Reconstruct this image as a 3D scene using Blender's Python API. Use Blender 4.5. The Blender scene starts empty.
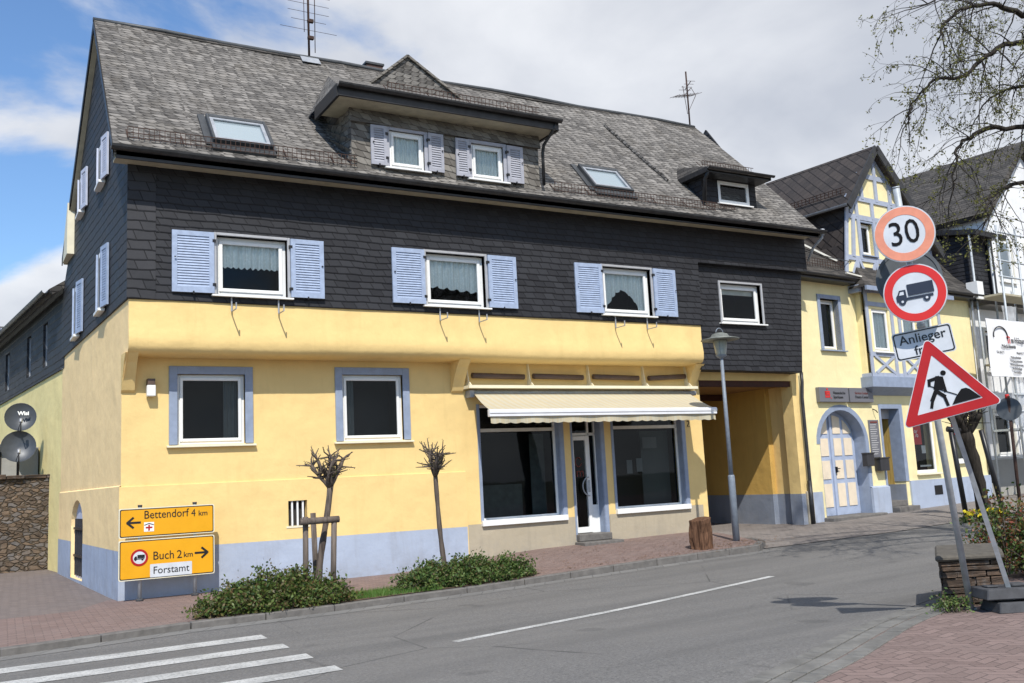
import bpy, bmesh, math, random
from mathutils import Vector, Matrix, noise
random.seed(7)
C = bpy.context.scene
COL = C.collection
R = math.radians

# ------------------------------------------------------------------ camera, sky, sun
AX = Vector((0.86774, -0.49454, -0.04968)); AY = Vector((0, 0, 0)); CAMH = 1.65
F_PX = 960.0
def _basis():
    hp = lambda x: Vector((x - 512, (510 - .0509 * (x + 88)) - 341.5, F_PX))
    n = hp(0).cross(hp(1000)).normalized()
    if n.y > 0: n = -n
    X = hp(2190).normalized(); Y = n.cross(X).normalized()
    return X, Y, n
BX, BY, BZ = _basis()                      # world axes expressed in camera coords (x right, y down, z forward)
def ray(px, py):
    d = Vector((px - 512, py - 341.5, F_PX)); return Vector((BX.dot(d), BY.dot(d), BZ.dot(d)))
def cd(px, py, depth):                     # point at a given distance along the view axis
    return Vector((0, 0, CAMH)) + ray(px, py) * (depth / F_PX)
def onY(px, py, y):
    d = ray(px, py); return Vector((0, 0, CAMH)) + d * (y / d.y)
def onZ(px, py, z):
    d = ray(px, py); return Vector((0, 0, CAMH)) + d * ((z - CAMH) / d.z)

cam = bpy.data.cameras.new('camera'); co = bpy.data.objects.new('camera', cam); COL.objects.link(co)
cam.sensor_width = 36; cam.lens = 36 * F_PX / 1024; cam.clip_start = .05; cam.clip_end = 3000
cr = Vector((BX.x, BY.x, BZ.x)); cu = -Vector((BX.y, BY.y, BZ.y)); cb = -Vector((BX.z, BY.z, BZ.z))
co.matrix_world = Matrix(((cr.x, cu.x, cb.x, 0), (cr.y, cu.y, cb.y, 0), (cr.z, cu.z, cb.z, CAMH), (0, 0, 0, 1)))
C.camera = co

SUN_EL, SUN_AZ = 49.0, 22.0               # elevation; degrees left of the facade's normal
w = bpy.data.worlds.new('World'); C.world = w; w.use_nodes = True
nt = w.node_tree; N = nt.nodes; L = nt.links
for n in list(N): N.remove(n)
out = N.new('ShaderNodeOutputWorld'); bg = N.new('ShaderNodeBackground'); bg.inputs[1].default_value = .115
sky = N.new('ShaderNodeTexSky'); sky.sky_type = 'NISHITA'; sky.sun_disc = False
sky.sun_elevation = R(SUN_EL); sky.sun_rotation = R(180 + SUN_AZ); sky.air_density = 1.3; sky.dust_density = .2; sky.ozone_density = 2.5; sky.altitude = 200
tc = N.new('ShaderNodeTexCoord'); sep = N.new('ShaderNodeSeparateXYZ'); L.new(tc.outputs['Generated'], sep.inputs[0])
def wm(op, a, b=None, c=None, clamp=False):
    m = N.new('ShaderNodeMath'); m.operation = op; m.use_clamp = clamp
    for i, v in enumerate((a, b, c)):
        if v is None: continue
        if isinstance(v, (int, float)): m.inputs[i].default_value = v
        else: L.new(v, m.inputs[i])
    return m.outputs[0]
zz = wm('ADD', wm('MAXIMUM', sep.outputs[2], 0.0), .32)
cmb = N.new('ShaderNodeCombineXYZ')
L.new(wm('DIVIDE', sep.outputs[0], zz), cmb.inputs[0]); L.new(wm('DIVIDE', sep.outputs[1], zz), cmb.inputs[1]); L.new(wm('MULTIPLY', sep.outputs[2], 1.2), cmb.inputs[2])
def wnoise(sc, det, rough, off):
    mp = N.new('ShaderNodeMapping'); mp.inputs[1].default_value = off; L.new(cmb.outputs[0], mp.inputs[0])
    n = N.new('ShaderNodeTexNoise'); n.inputs['Scale'].default_value = sc; n.inputs['Detail'].default_value = det; n.inputs['Roughness'].default_value = rough
    n.inputs['Distortion'].default_value = .25
    L.new(mp.outputs[0], n.inputs['Vector']); return n.outputs[0]
n1 = wnoise(1.5, 9, .55, (3.1, 1.7, 0)); n2 = wnoise(2.6, 6, .5, (8.0, 2.0, 4)); 
# cover grows towards the right of the view (world +X)
cover = wm('MULTIPLY', sep.outputs[0], .46)
cv = wm('ADD', n1, cover)
mr = N.new('ShaderNodeMapRange'); mr.interpolation_type = 'SMOOTHSTEP'; L.new(cv, mr.inputs[0]); mr.inputs[1].default_value = .45; mr.inputs[2].default_value = .56
cr1 = N.new('ShaderNodeMapRange'); L.new(wm('SUBTRACT', n2, wm('MULTIPLY', sep.outputs[0], .22)), cr1.inputs[0]); cr1.inputs[1].default_value = .22; cr1.inputs[2].default_value = .58
mixc = N.new('ShaderNodeMix'); mixc.data_type = 'RGBA'; L.new(cr1.outputs[0], mixc.inputs[0])
mixc.inputs[6].default_value = (5.1, 5.35, 5.9, 1); mixc.inputs[7].default_value = (8.4, 8.5, 8.7, 1)
mixs = N.new('ShaderNodeMix'); mixs.data_type = 'RGBA'; L.new(wm('MULTIPLY', mr.outputs[0], .93), mixs.inputs[0])
tint = N.new('ShaderNodeMix'); tint.data_type = 'RGBA'; tint.blend_type = 'MULTIPLY'; tint.inputs[0].default_value = 1; tint.inputs[7].default_value = (.95, 1.15, 1.4, 1); L.new(sky.outputs[0], tint.inputs[6]); L.new(tint.outputs[2], mixs.inputs[6]); L.new(mixc.outputs[2], mixs.inputs[7]); L.new(mixs.outputs[2], bg.inputs[0]); L.new(bg.outputs[0], out.inputs[0])

sl = bpy.data.lights.new('sun', 'SUN'); sl.energy = 4.6; sl.angle = R(.53); sl.color = (1, .955, .88)
so = bpy.data.objects.new('sun', sl); COL.objects.link(so)
sdir = Vector((math.sin(R(SUN_AZ)) * math.cos(R(SUN_EL)), math.cos(R(SUN_AZ)) * math.cos(R(SUN_EL)), -math.sin(R(SUN_EL))))
so.rotation_euler = sdir.to_track_quat('-Z', 'Y').to_euler(); so.location = (0, -5, 30)
vs = C.view_settings; vs.view_transform = 'Standard'; vs.look = 'None'; vs.exposure = .03; vs.gamma = 1; vs.use_curve_mapping = False

# ------------------------------------------------------------------ materials
class NB:
    def __init__(s, name):
        s.m = bpy.data.materials.new(name); s.m.use_nodes = True; s.t = s.m.node_tree; s.N = s.t.nodes; s.L = s.t.links
        s.b = s.N['Principled BSDF']
    def new(s, t, **k):
        n = s.N.new(t)
        for a, b in k.items(): setattr(n, a, b)
        return n
    def put(s, sock, v):
        if isinstance(v, (int, float)): sock.default_value = v
        elif isinstance(v, (tuple, list)): sock.default_value = tuple(v) + ((1,) if len(v) == 3 and sock.type == 'RGBA' else ())
        else: s.L.new(v, sock)
    def math(s, op, a, b=None, c=None, clamp=False):
        m = s.new('ShaderNodeMath', operation=op, use_clamp=clamp)
        for i, v in enumerate((a, b, c)):
            if v is not None: s.put(m.inputs[i], v)
        return m.outputs[0]
    def coord(s, kind='Object', scale=(1, 1, 1), rot=(0, 0, 0), loc=(0, 0, 0)):
        if kind == 'UV': o = s.new('ShaderNodeTexCoord').outputs['UV']
        elif kind == 'World': o = s.new('ShaderNodeNewGeometry').outputs['Position']
        else: o = s.new('ShaderNodeTexCoord').outputs[kind]
        mp = s.new('ShaderNodeMapping'); s.L.new(o, mp.inputs[0]); mp.inputs[1].default_value = loc; mp.inputs[2].default_value = rot; mp.inputs[3].default_value = scale
        return mp.outputs[0]
    def noise(s, vec, scale, det=4, rough=.55, dist=0):
        n = s.new('ShaderNodeTexNoise'); s.L.new(vec, n.inputs['Vector']); n.inputs['Scale'].default_value = scale
        n.inputs['Detail'].default_value = det; n.inputs['Roughness'].default_value = rough; n.inputs['Distortion'].default_value = dist
        return n.outputs[0]
    def ramp(s, v, lo, hi, a=0., b=1., smooth=False):
        n = s.new('ShaderNodeMapRange'); 
        if smooth: n.interpolation_type = 'SMOOTHSTEP'
        s.put(n.inputs[0], v); n.inputs[1].default_value = lo; n.inputs[2].default_value = hi; n.inputs[3].default_value = a; n.inputs[4].default_value = b
        return n.outputs[0]
    def mix(s, f, a, b, blend='MIX'):
        n = s.new('ShaderNodeMix', data_type='RGBA', blend_type=blend); s.put(n.inputs[0], f); s.put(n.inputs[6], a); s.put(n.inputs[7], b); return n.outputs[2]
    def bump(s, h, strength=.4, dist=.01):
        n = s.new('ShaderNodeBump'); n.inputs['Strength'].default_value = strength; n.inputs['Distance'].default_value = dist; s.put(n.inputs['Height'], h)
        s.L.new(n.outputs[0], s.b.inputs['Normal'])
    def fin(s, col, rough=.8, metal=0., spec=.4):
        s.put(s.b.inputs['Base Color'], col); s.put(s.b.inputs['Roughness'], rough); s.put(s.b.inputs['Metallic'], metal); s.b.inputs['Specular IOR Level'].default_value = spec
        return s.m
def mul(c, k): return tuple(x * k for x in c)

def plain(name, col, rough=.6, metal=0., var=.12, scale=6, bump=0., spec=.4, bscale=60):
    b = NB(name); v = b.coord('World'); n = b.noise(v, scale, 5, .6)
    c = b.mix(b.ramp(n, .3, .7), mul(col, 1 - var), mul(col, 1 + var))
    if bump: b.bump(b.noise(v, bscale, 3, .6), bump, .004)
    return b.fin(c, b.ramp(n, .3, .7, max(rough - .06, .02), min(rough + .08, 1)), metal, spec)

def plaster(name, col, dirt=(.35, .3, .22), dirtamt=.25, low=None):
    b = NB(name); v = b.coord('World')
    big = b.noise(v, .9, 5, .6); fine = b.noise(v, 35, 4, .6)
    st = b.noise(b.coord('World', scale=(1, 1, .18)), 3.2, 5, .62)
    c = b.mix(b.ramp(big, .35, .68), mul(col, .93), mul(col, 1.05))
    c = b.mix(b.math('MULTIPLY', b.ramp(st, .52, .78), dirtamt), c, dirt)
    if low is not None:         # splash dirt near the ground
        z = b.new('ShaderNodeSeparateXYZ'); b.L.new(v, z.inputs[0])
        k = b.math('MULTIPLY', b.ramp(z.outputs[2], low, low + .5, 1, 0), b.ramp(b.noise(v, 5, 5, .7), .35, .75))
        c = b.mix(b.math('MULTIPLY', k, .55), c, (.28, .27, .26))
    h = b.math('ADD', b.math('MULTIPLY', b.noise(v, 2.2, 3, .5), 3.), b.math('MULTIPLY', fine, .25))
    run = b.noise(b.coord('World', scale=(5, 5, .25)), 1.6, 6, .7); c = b.mix(b.math('MULTIPLY', b.ramp(run, .58, .8), dirtamt * .7), c, mul(dirt, .8))
    b.bump(h, .45, .02)
    return b.fin(c, .9, 0, .2)

def slate(name, w_, h_, c0, c1, joint, skew=.25, rot=0., rounded=.0, jw=.05, bump=.8, rough=.6, moss=None, fine=False):
    """overlapping slates laid out on the UV map (metres)"""
    b = NB(name); uv = b.coord('UV', rot=(0, 0, rot)); s = b.new('ShaderNodeSeparateXYZ'); b.L.new(uv, s.inputs[0])
    wob = b.noise(b.coord('UV'), 1.7, 2, .5)
    v = b.math('ADD', b.math('DIVIDE', s.outputs[1], h_), b.math('MULTIPLY', b.math('SUBTRACT', wob, .5), .08 if abs(rot) > .5 else .5))
    u = b.math('ADD', b.math('DIVIDE', s.outputs[0], w_), b.math('MULTIPLY', v, skew))
    row0 = b.math('FLOOR', v)
    wn = b.new('ShaderNodeTexWhiteNoise', noise_dimensions='1D'); b.L.new(row0, wn.inputs['W'])
    u = b.math('ADD', u, b.math('ADD', b.math('MULTIPLY', row0, .5), b.math('MULTIPLY', wn.outputs[0], .3)))
    fx = b.math('FRACT', u); col = b.math('FLOOR', u); fy = b.math('FRACT', v)
    ctr = b.math('ABSOLUTE', b.math('SUBTRACT', fx, .5))
    edge = b.math('SUBTRACT', fy, b.math('MULTIPLY', b.math('POWER', b.math('MULTIPLY', ctr, 2), 3), rounded)) if rounded else fy
    wc = b.new('ShaderNodeTexWhiteNoise', noise_dimensions='2D'); cc = b.new('ShaderNodeCombineXYZ'); b.L.new(col, cc.inputs[0]); b.L.new(row0, cc.inputs[1]); b.L.new(cc.outputs[0], wc.inputs['Vector'])
    big = b.noise(b.coord('UV'), .45, 5, .6); mid = b.noise(b.coord('UV'), 9, 5, .65)
    kf = .28 if fine else .5; mid = b.noise(b.coord('UV', scale=(1, 2.6, 1)), 9, 6, .75) if fine else mid
    t = b.math('ADD', b.math('MULTIPLY', wc.outputs[0], kf), b.math('ADD', b.math('MULTIPLY', big, .22 if fine else .35), b.math('MULTIPLY', mid, (.98 if fine else .85) - kf)))
    c = b.mix(b.ramp(t, .36, .86) if fine else b.ramp(t, .25, .95), c0, c1)
    if moss:
        mm = b.noise(b.coord('UV'), 1.3, 6, .7); c = b.mix(b.math('MULTIPLY', b.ramp(mm, .5, .72), .5), c, moss)
    jx = b.math('LESS_THAN', fx, jw * .6); jy = b.ramp(edge, 0., jw * 2.2, 1, 0)
    j = b.math('MAXIMUM', jx, jy, clamp=True)
    c = b.mix(b.math('MULTIPLY', j, .8), c, joint)
    hgt = b.math('SUBTRACT', b.math('ADD', b.math('MULTIPLY', b.math('SUBTRACT', 1, fy), 1.), b.math('MULTIPLY', wc.outputs[0], .35)), b.math('MULTIPLY', j, .9))
    hgt = b.math('ADD', hgt, b.math('MULTIPLY', mid, .25))
    b.bump(hgt, bump, .014)
    return b.fin(c, b.ramp(t, .2, .9, rough - .05, rough + .15), 0, .25)

M = {}
YEL = (.81, .59, .255)
M['plaster'] = plaster('yellow_plaster', YEL, (.5, .36, .14), .25)
M['plaster_side'] = plaster('faded_sunlit_yellow_plaster', (.96, .71, .37), (.64, .46, .27), .2)  # faded tint, colour raised to carry sunlight on the side wall
M['plaster_pale'] = plaster('pale_yellow_plaster', (.86, .72, .34), (.5, .4, .2), .2)
M['plaster_bank'] = plaster('light_yellow_plaster', (.85, .74, .42), (.5, .4, .2), .2)
M['plinth'] = plaster('blue_plinth_paint', (.39, .445, .55), (.26, .26, .28), .45, low=-.05)
M['concrete'] = plaster('grey_beige_render', (.44, .38, .28), (.28, .25, .2), .5, low=.1)
M['white_wall'] = plaster('white_plaster', (.78, .79, .8), (.5, .5, .5), .3)
M['greywall'] = plaster('old_grey_render', (.36, .35, .32), (.2, .2, .18), .4)
M['trim_blue'] = plain('blue_trim_paint', (.26, .31, .41), .6, var=.12)
M['shutter'] = plain('light_blue_shutter_paint', (.33, .40, .54), .55, var=.14, scale=9)
M['shutter_old'] = plain('greyed_lilac_shutter_paint', (.37, .375, .42), .6, var=.1, scale=9)
M['shutter_pale'] = plain('sunbleached_white_shutter_paint', (.50, .53, .64), .6, var=.08, scale=9)
M['white'] = plain('white_window_plastic', (.82, .82, .80), .35, var=.04, scale=4)
M['offwhite'] = plain('aged_white_paint', (.68, .66, .58), .5, var=.1, scale=5)
M['cream'] = plain('cream_paint', (.76, .70, .52), .6, var=.06)
M['greyframe'] = plain('grey_alloy', (.45, .45, .46), .4, .3, .08)
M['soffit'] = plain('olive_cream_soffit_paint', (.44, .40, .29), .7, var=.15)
M['gutter'] = plain('dark_weathered_zinc', (.05, .05, .052), .45, .5, .3)
M['zinc'] = plain('zinc', (.34, .36, .39), .5, .25, .18, 8)
M['galv'] = plain('galvanised_steel', (.42, .45, .47), .5, .25, .16, 14)
M['lead'] = plain('dark_lead_flashing', (.07, .075, .08), .5, .3, .2)
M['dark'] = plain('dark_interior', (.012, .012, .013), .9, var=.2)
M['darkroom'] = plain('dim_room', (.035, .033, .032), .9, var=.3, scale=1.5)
M['black'] = plain('black_enamel', (.015, .015, .017), .35, var=.1)
M['blackrubber'] = plain('black_recycled_rubber', (.055, .056, .06), .75, var=.3, scale=12, bump=.4)
M['rust'] = plain('rusty_steel', (.06, .034, .026), .8, .2, .4, 20, .4)
M['greypaint'] = plain('grey_blue_pole_paint', (.20, .23, .27), .5, .1, .15, 10)
M['red'] = plain('red_sign_film', (.62, .025, .022), .4, var=.05)
M['redfade'] = plain('faded_orange_sign_film', (.72, .27, .17), .45, var=.1, scale=12)
M['darkred'] = plain('deep_red_film', (.40, .01, .012), .35, var=.1)
M['signwhite'] = plain('white_sign_film', (.60, .62, .65), .4, var=.09)
M['navy'] = plain('dark_navy_print', (.02, .028, .05), .45, var=.1)
M['yellowsign'] = plain('yellow_sign_film', (.76, .36, .008), .4, var=.05, scale=3)
M['signback'] = plain('dull_grey_sign_back', (.10, .11, .12), .55, .4, .15)
M['awning_metal'] = plain('white_awning_profile', (.80, .80, .82), .35, .1, .05)
M['brownpanel'] = plain('dark_brown_slat', (.10, .065, .05), .5, var=.2)
M['beam'] = plain('red_brown_steel_beam', (.055, .018, .012), .7, var=.3)
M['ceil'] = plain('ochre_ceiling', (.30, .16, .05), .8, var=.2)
M['doorcream'] = plain('cream_door_panel_paint', (.78, .66, .50), .6, var=.06)
M['doorblue'] = plain('blue_door_paint', (.38, .44, .57), .6, var=.1)
M['bankgrey'] = plain('grey_sign_panel', (.17, .17, .19), .4, .2, .04)
M['dish'] = plain('grey_dish_enamel', (.06, .068, .08), .4, .1, .1)
M['mailbox'] = plain('anthracite_mailbox', (.045, .045, .05), .35, .3, .1)
M['kerb'] = plain('kerb_concrete', (.145, .135, .125), .85, var=.25, scale=8, bump=.5)
M['paint_road'] = None
M['cardboard'] = plain('paper_poster', (.6, .6, .58), .7)
M['posterred'] = plain('red_poster', (.62, .035, .04), .6)
M['banner'] = plain('white_mesh_banner', (.80, .80, .80), .7, var=.04)
M['chimney'] = plain('reddish_chimney_brick', (.10, .06, .05), .85, var=.3, bump=.4)
M['roofwall'] = None
M['slate_wall'] = slate('dark_wall_slate', .24, .13, (.018, .018, .021), (.036, .037, .042), (.003, .003, .004), .35, jw=.10, bump=1., rough=.55)
M['slate_side'] = slate('dark_wall_slate_oblique', .34, .17, (.018, .019, .022), (.05, .05, .055), (.004, .004, .005), .2, jw=.08, bump=1., rough=.55)
M['slate_roof'] = slate('weathered_roof_slate', .19, .105, (.035, .032, .030), (.31, .29, .265), (.012, .011, .010), .5, rot=R(-6), rounded=.4, jw=.10, bump=1., rough=.65, moss=(.09, .075, .055), fine=True)
M['slate_dormer'] = slate('weathered_dormer_slate', .2, .13, (.09, .08, .07), (.27, .25, .22), (.03, .025, .02), .55, rot=R(6), rounded=.12, jw=.07, bump=1., rough=.7)
M['slate_diamond'] = slate('diamond_slate', .24, .24, (.03, .026, .025), (.07, .058, .052), (.008, .007, .006), 0, rot=R(45), jw=.06, bump=.9, rough=.65)
M['slate_dark'] = slate('dark_roof_slate', .26, .15, (.03, .028, .026), (.10, .09, .08), (.008, .008, .008), .3, jw=.07, bump=.9, rough=.65)

def glass():
    b = NB('window_glass'); n = b.N; b.N.remove(b.b); o = n['Material Output']
    tr = b.new('ShaderNodeBsdfTransparent'); tr.inputs[0].default_value = (.86, .9, .9, 1); gl = b.new('ShaderNodeBsdfGlossy'); gl.inputs['Roughness'].default_value = .015
    gl.inputs[0].default_value = (.8, .84, .88, 1)
    fr = b.new('ShaderNodeFresnel'); fr.inputs[0].default_value = 1.38
    bp = b.new('ShaderNodeBump'); bp.inputs['Strength'].default_value = .05; bp.inputs['Distance'].default_value = .02; b.L.new(b.noise(b.coord('World'), 2.5, 1), bp.inputs['Height'])
    b.L.new(bp.outputs[0], gl.inputs['Normal'])
    mx = b.new('ShaderNodeMixShader'); b.L.new(b.math('MULTIPLY', fr.outputs[0], .9), mx.inputs[0]); b.L.new(tr.outputs[0], mx.inputs[1]); b.L.new(gl.outputs[0], mx.inputs[2]); b.L.new(mx.outputs[0], o.inputs[0])
    return b.m
M['glass'] = glass()
def skyglass():
    b = NB('skylight_glass'); return b.fin((.42, .50, .54), .12, .5, .8)
M['skyglass'] = skyglass()
def lace():
    b = NB('white_lace_curtain'); v = b.coord('UV'); vo = b.new('ShaderNodeTexVoronoi'); b.L.new(v, vo.inputs['Vector']); vo.inputs['Scale'].default_value = 22
    k = b.ramp(vo.outputs['Distance'], .2, .5); wv = b.new('ShaderNodeTexWave'); b.L.new(v, wv.inputs['Vector']); wv.inputs['Scale'].default_value = 4.5; wv.inputs['Distortion'].default_value = 1.5
    c = b.mix(b.math('MULTIPLY', k, .45), (.95, .97, .95), (.62, .68, .67)); c = b.mix(b.math('MULTIPLY', wv.outputs['Fac'], .35), c, (.45, .52, .52))
    return b.fin(c, .9, 0, .1)
M['lace'] = lace()
def road_mat():
    b = NB('worn_asphalt'); v = b.coord('World')
    f = b.noise(v, 34, 5, .8); s = b.new('ShaderNodeTexVoronoi'); b.L.new(v, s.inputs['Vector']); s.inputs['Scale'].default_value = 48
    big = b.noise(v, .5, 5, .6); strk = b.noise(b.coord('World', scale=(.12, 1.6, 1), rot=(0, 0, R(-4))), 1.2, 5, .6)
    c = b.mix(b.ramp(f, .3, .72), (.072, .070, .068), (.235, .228, .218)); c = b.mix(b.ramp(s.outputs['Distance'], .0, .4, .35, 0), c, (.38, .365, .345))
    c = b.mix(b.ramp(big, .35, .65), c, b.mix(.45, c, (.18, .172, .16))); c = b.mix(b.ramp(strk, .48, .7, 0, .35), c, (.085, .085, .083))
    cr = b.new('ShaderNodeTexVoronoi', feature='DISTANCE_TO_EDGE'); b.L.new(b.coord('World', loc=(3, 1, 0)), cr.inputs['Vector']); cr.inputs['Scale'].default_value = .3
    crk = b.math('MULTIPLY', b.ramp(cr.outputs['Distance'], .0, .006, 1, 0), b.ramp(b.noise(v, .35, 3), .48, .58)); c = b.mix(b.math('MULTIPLY', crk, .7), c, (.03, .03, .03))
    sy = b.new('ShaderNodeSeparateXYZ'); b.L.new(b.coord('World', rot=(0, 0, R(-9))), sy.inputs[0]); trk = b.math('PINGPONG', sy.outputs[1], .85); c = b.mix(b.math('MULTIPLY', b.ramp(trk, .45, .85, 0, .28, True), b.ramp(big, .3, .6)), c, (.075, .075, .075))
    ob = b.noise(b.coord('World', loc=(7, 3, 0)), 1.4, 2, .4); c = b.mix(b.ramp(ob, .70, .74, 0, .3), c, (.05, .05, .05))
    b.bump(f, .6, .012); return b.fin(c, .85, 0, .35)
M['road'] = road_mat()
def road_paint():
    b = NB('white_road_paint'); v = b.coord('World'); n = b.noise(v, 28, 5, .75); n2 = b.noise(v, 2, 4)
    k = b.math('ADD', b.ramp(n, .50, .62), b.math('MULTIPLY', b.ramp(n2, .45, .62), .5), clamp=True)
    b.bump(n, .4, .006); return b.fin(b.mix(b.math('MULTIPLY', k, .7), (.52, .52, .50), (.17, .17, .165)), .75, 0, .3)
M['paint_road'] = road_paint()
def pavers(name, c0, c1, mort, bw=.2, bh=.1, rot=0., herring=False):
    b = NB(name); v = b.coord('World', rot=(0, 0, rot)); br = b.new('ShaderNodeTexBrick'); 
    if herring:   # zigzag rows
        s = b.new('ShaderNodeSeparateXYZ'); b.L.new(v, s.inputs[0]); tri = b.math('PINGPONG', s.outputs[0], .21)
        cb_ = b.new('ShaderNodeCombineXYZ'); b.L.new(s.outputs[0], cb_.inputs[0]); b.L.new(b.math('ADD', s.outputs[1], b.math('MULTIPLY', tri, .55)), cb_.inputs[1]); v2 = cb_.outputs[0]
    else: v2 = v
    b.L.new(v2, br.inputs['Vector']); br.inputs['Scale'].default_value = 1; br.inputs['Brick Width'].default_value = bw; br.inputs['Row Height'].default_value = bh
    br.inputs['Mortar Size'].default_value = .006; br.inputs['Mortar Smooth'].default_value = .3; br.inputs['Color1'].default_value = c0 + (1,); br.inputs['Color2'].default_value = c1 + (1,); br.inputs['Mortar'].default_value = mort + (1,)
    w_ = b.coord('World'); n = b.noise(w_, 1.1, 6, .65); f = b.noise(w_, 60, 3, .7)
    c = b.mix(b.ramp(n, .42, .7, 0, .55), br.outputs[0], mul(mort, 2.2)); c = b.mix(b.ramp(f, .3, .7, 0, .35), c, mul(c1, 1.35))
    b.bump(b.math('SUBTRACT', b.math('MULTIPLY', f, .3), br.outputs['Fac']), .6, .008); return b.fin(c, .88, 0, .25)
M['pave_red'] = pavers('reddish_concrete_pavers', (.155, .112, .10), (.225, .165, .148), (.07, .055, .05), .21, .105, R(18), True)
M['pave_house'] = pavers('worn_red_grey_pavers', (.165, .115, .10), (.235, .17, .15), (.08, .065, .06), .2, .1, R(2))
M['pave_yard'] = pavers('brown_grey_pavers', (.15, .125, .115), (.2, .165, .15), (.075, .065, .06), .2, .1, R(48))
M['pave_square'] = pavers('grey_brown_setts', (.17, .15, .138), (.22, .195, .18), (.11, .10, .09), .16, .12, R(8))
M['gutterstone'] = pavers('pale_gutter_stones', (.15, .146, .14), (.2, .195, .185), (.06, .058, .055), .32, .5, R(33))
def stonewall(name, sc=3.2, dark=False):
    b = NB(name); v = b.coord('World', scale=(1, 1, 1.9)); d = b.noise(v, 3, 3); 
    va = b.new('ShaderNodeVectorMath', operation='ADD'); b.L.new(v, va.inputs[0]); sc_ = b.new('ShaderNodeVectorMath', operation='SCALE'); n_ = b.new('ShaderNodeTexNoise'); b.L.new(v, n_.inputs[0]); n_.inputs['Scale'].default_value = 2.5
    b.L.new(n_.outputs['Color'], sc_.inputs[0]); sc_.inputs['Scale'].default_value = .22; b.L.new(sc_.outputs[0], va.inputs[1])
    e = b.new('ShaderNodeTexVoronoi', feature='DISTANCE_TO_EDGE'); c_ = b.new('ShaderNodeTexVoronoi'); 
    for q in (e, c_): b.L.new(va.outputs[0], q.inputs['Vector']); q.inputs['Scale'].default_value = sc
    sp = b.new('ShaderNodeSeparateColor'); b.L.new(c_.outputs['Color'], sp.inputs[0])
    col = b.mix(sp.outputs[0], (.05, .036, .028), (.17, .115, .075)); col = b.mix(b.ramp(sp.outputs[1], .55, 1., 0, .8), col, (.14, .14, .145))
    col = b.mix(b.ramp(b.noise(b.coord('World'), 14, 5, .7), .3, .7, 0, .4), col, (.26, .21, .16))
    m = b.ramp(e.outputs['Distance'], .02, .07, 1, 0); col = b.mix(m, col, (.05, .045, .035) if dark else (.10, .08, .058))
    b.bump(b.math('ADD', b.ramp(e.outputs['Distance'], 0, .15), b.math('MULTIPLY', b.noise(b.coord('World'), 20, 4, .7), .4)), 1., .04)
    return b.fin(col, .9, 0, .2)
M['rubble'] = stonewall('rubble_stone', 6.2)
def layered():
    b = NB('layered_dark_stone'); v = b.coord('World', scale=(.6, .6, 5)); n = b.noise(v, 3.0, 6, .65, .5); n2 = b.noise(b.coord('World'), 9, 5, .7)
    c = b.mix(b.ramp(n, .35, .68), (.03, .024, .02), (.17, .115, .08)); c = b.mix(b.ramp(n2, .5, .7, 0, .6), c, (.16, .15, .14))
    b.bump(b.math('ADD', n, b.math('MULTIPLY', n2, .4)), 1., .05); return b.fin(c, .9, 0, .2)
M['layered'] = layered()
M['print'] = plain('matt_black_film', (.012, .012, .013), .8, spec=.1)
M['capstone'] = plain('lichened_cap_stone', (.095, .085, .07), .9, var=.35, scale=9, bump=.8, bscale=30)
M['timber'] = plain('grey_blue_timber_paint', (.36, .40, .49), .7, var=.12)
M['ochre'] = plaster('shaded_ochre_plaster', (.62, .39, .11), (.35, .22, .08), .35)  # passage plaster, the gateway's shade darkened into its colour
def wood(name, c0, c1):
    b = NB(name); v = b.coord('World', scale=(1, 1, .12)); n = b.noise(v, 22, 5, .65, .3); b.bump(n, .7, .01); return b.fin(b.mix(b.ramp(n, .3, .7), c0, c1), .85, 0, .2)
M['bark'] = wood('grey_brown_bark', (.045, .035, .03), (.17, .135, .11))
M['darkbark'] = wood('dark_wet_bark', (.012, .010, .009), (.05, .042, .034))
M['post'] = wood('weathered_round_timber', (.07, .055, .045), (.19, .155, .13))
M['blockwood'] = wood('red_brown_timber_block', (.04, .02, .012), (.20, .105, .06))
M['ochre_door'] = wood('ochre_wood_door', (.36, .24, .07), (.56, .40, .13))
def leafmat(name, cols, rough=.5, trans=.25):
    b = NB(name); oi = b.new('ShaderNodeNewGeometry'); r = oi.outputs['Random Per Island']
    cr_ = b.new('ShaderNodeValToRGB'); b.L.new(r, cr_.inputs[0]); e = cr_.color_ramp.elements
    e[0].color = cols[0] + (1,); e[1].color = cols[-1] + (1,)
    for i, c in enumerate(cols[1:-1]): q = e.new((i + 1) / (len(cols) - 1)); q.color = c + (1,)
    m = b.fin(cr_.outputs[0], rough, 0, .35)
    tl = b.new('ShaderNodeBsdfTranslucent'); b.L.new(cr_.outputs[0], tl.inputs[0]); mx = b.new('ShaderNodeMixShader'); mx.inputs[0].default_value = trans
    o = b.N['Material Output']; b.L.new(b.b.outputs[0], mx.inputs[1]); b.L.new(tl.outputs[0], mx.inputs[2]); b.L.new(mx.outputs[0], o.inputs[0]); return m
M['leaf_bush'] = leafmat('cotoneaster_leaves', [(.025, .055, .012), (.07, .12, .025), (.14, .19, .045), (.14, .09, .04), (.04, .08, .015)])
M['leaf_bush2'] = leafmat('dark_green_leaves', [(.025, .055, .012), (.06, .115, .025), (.13, .19, .05), (.12, .09, .04)])
M['leaf_red'] = leafmat('red_green_leaves', [(.04, .08, .02), (.09, .15, .03), (.12, .18, .04), (.22, .05, .03), (.06, .11, .02), (.28, .09, .05), (.07, .12, .03), (.05, .09, .02)])
M['leaf_bud'] = leafmat('spring_leaf_buds', [(.11, .12, .028), (.20, .20, .05), (.08, .08, .025)], trans=.35)
M['grass'] = leafmat('grass_blades', [(.05, .12, .02), (.11, .22, .04), (.15, .24, .06)])
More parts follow.
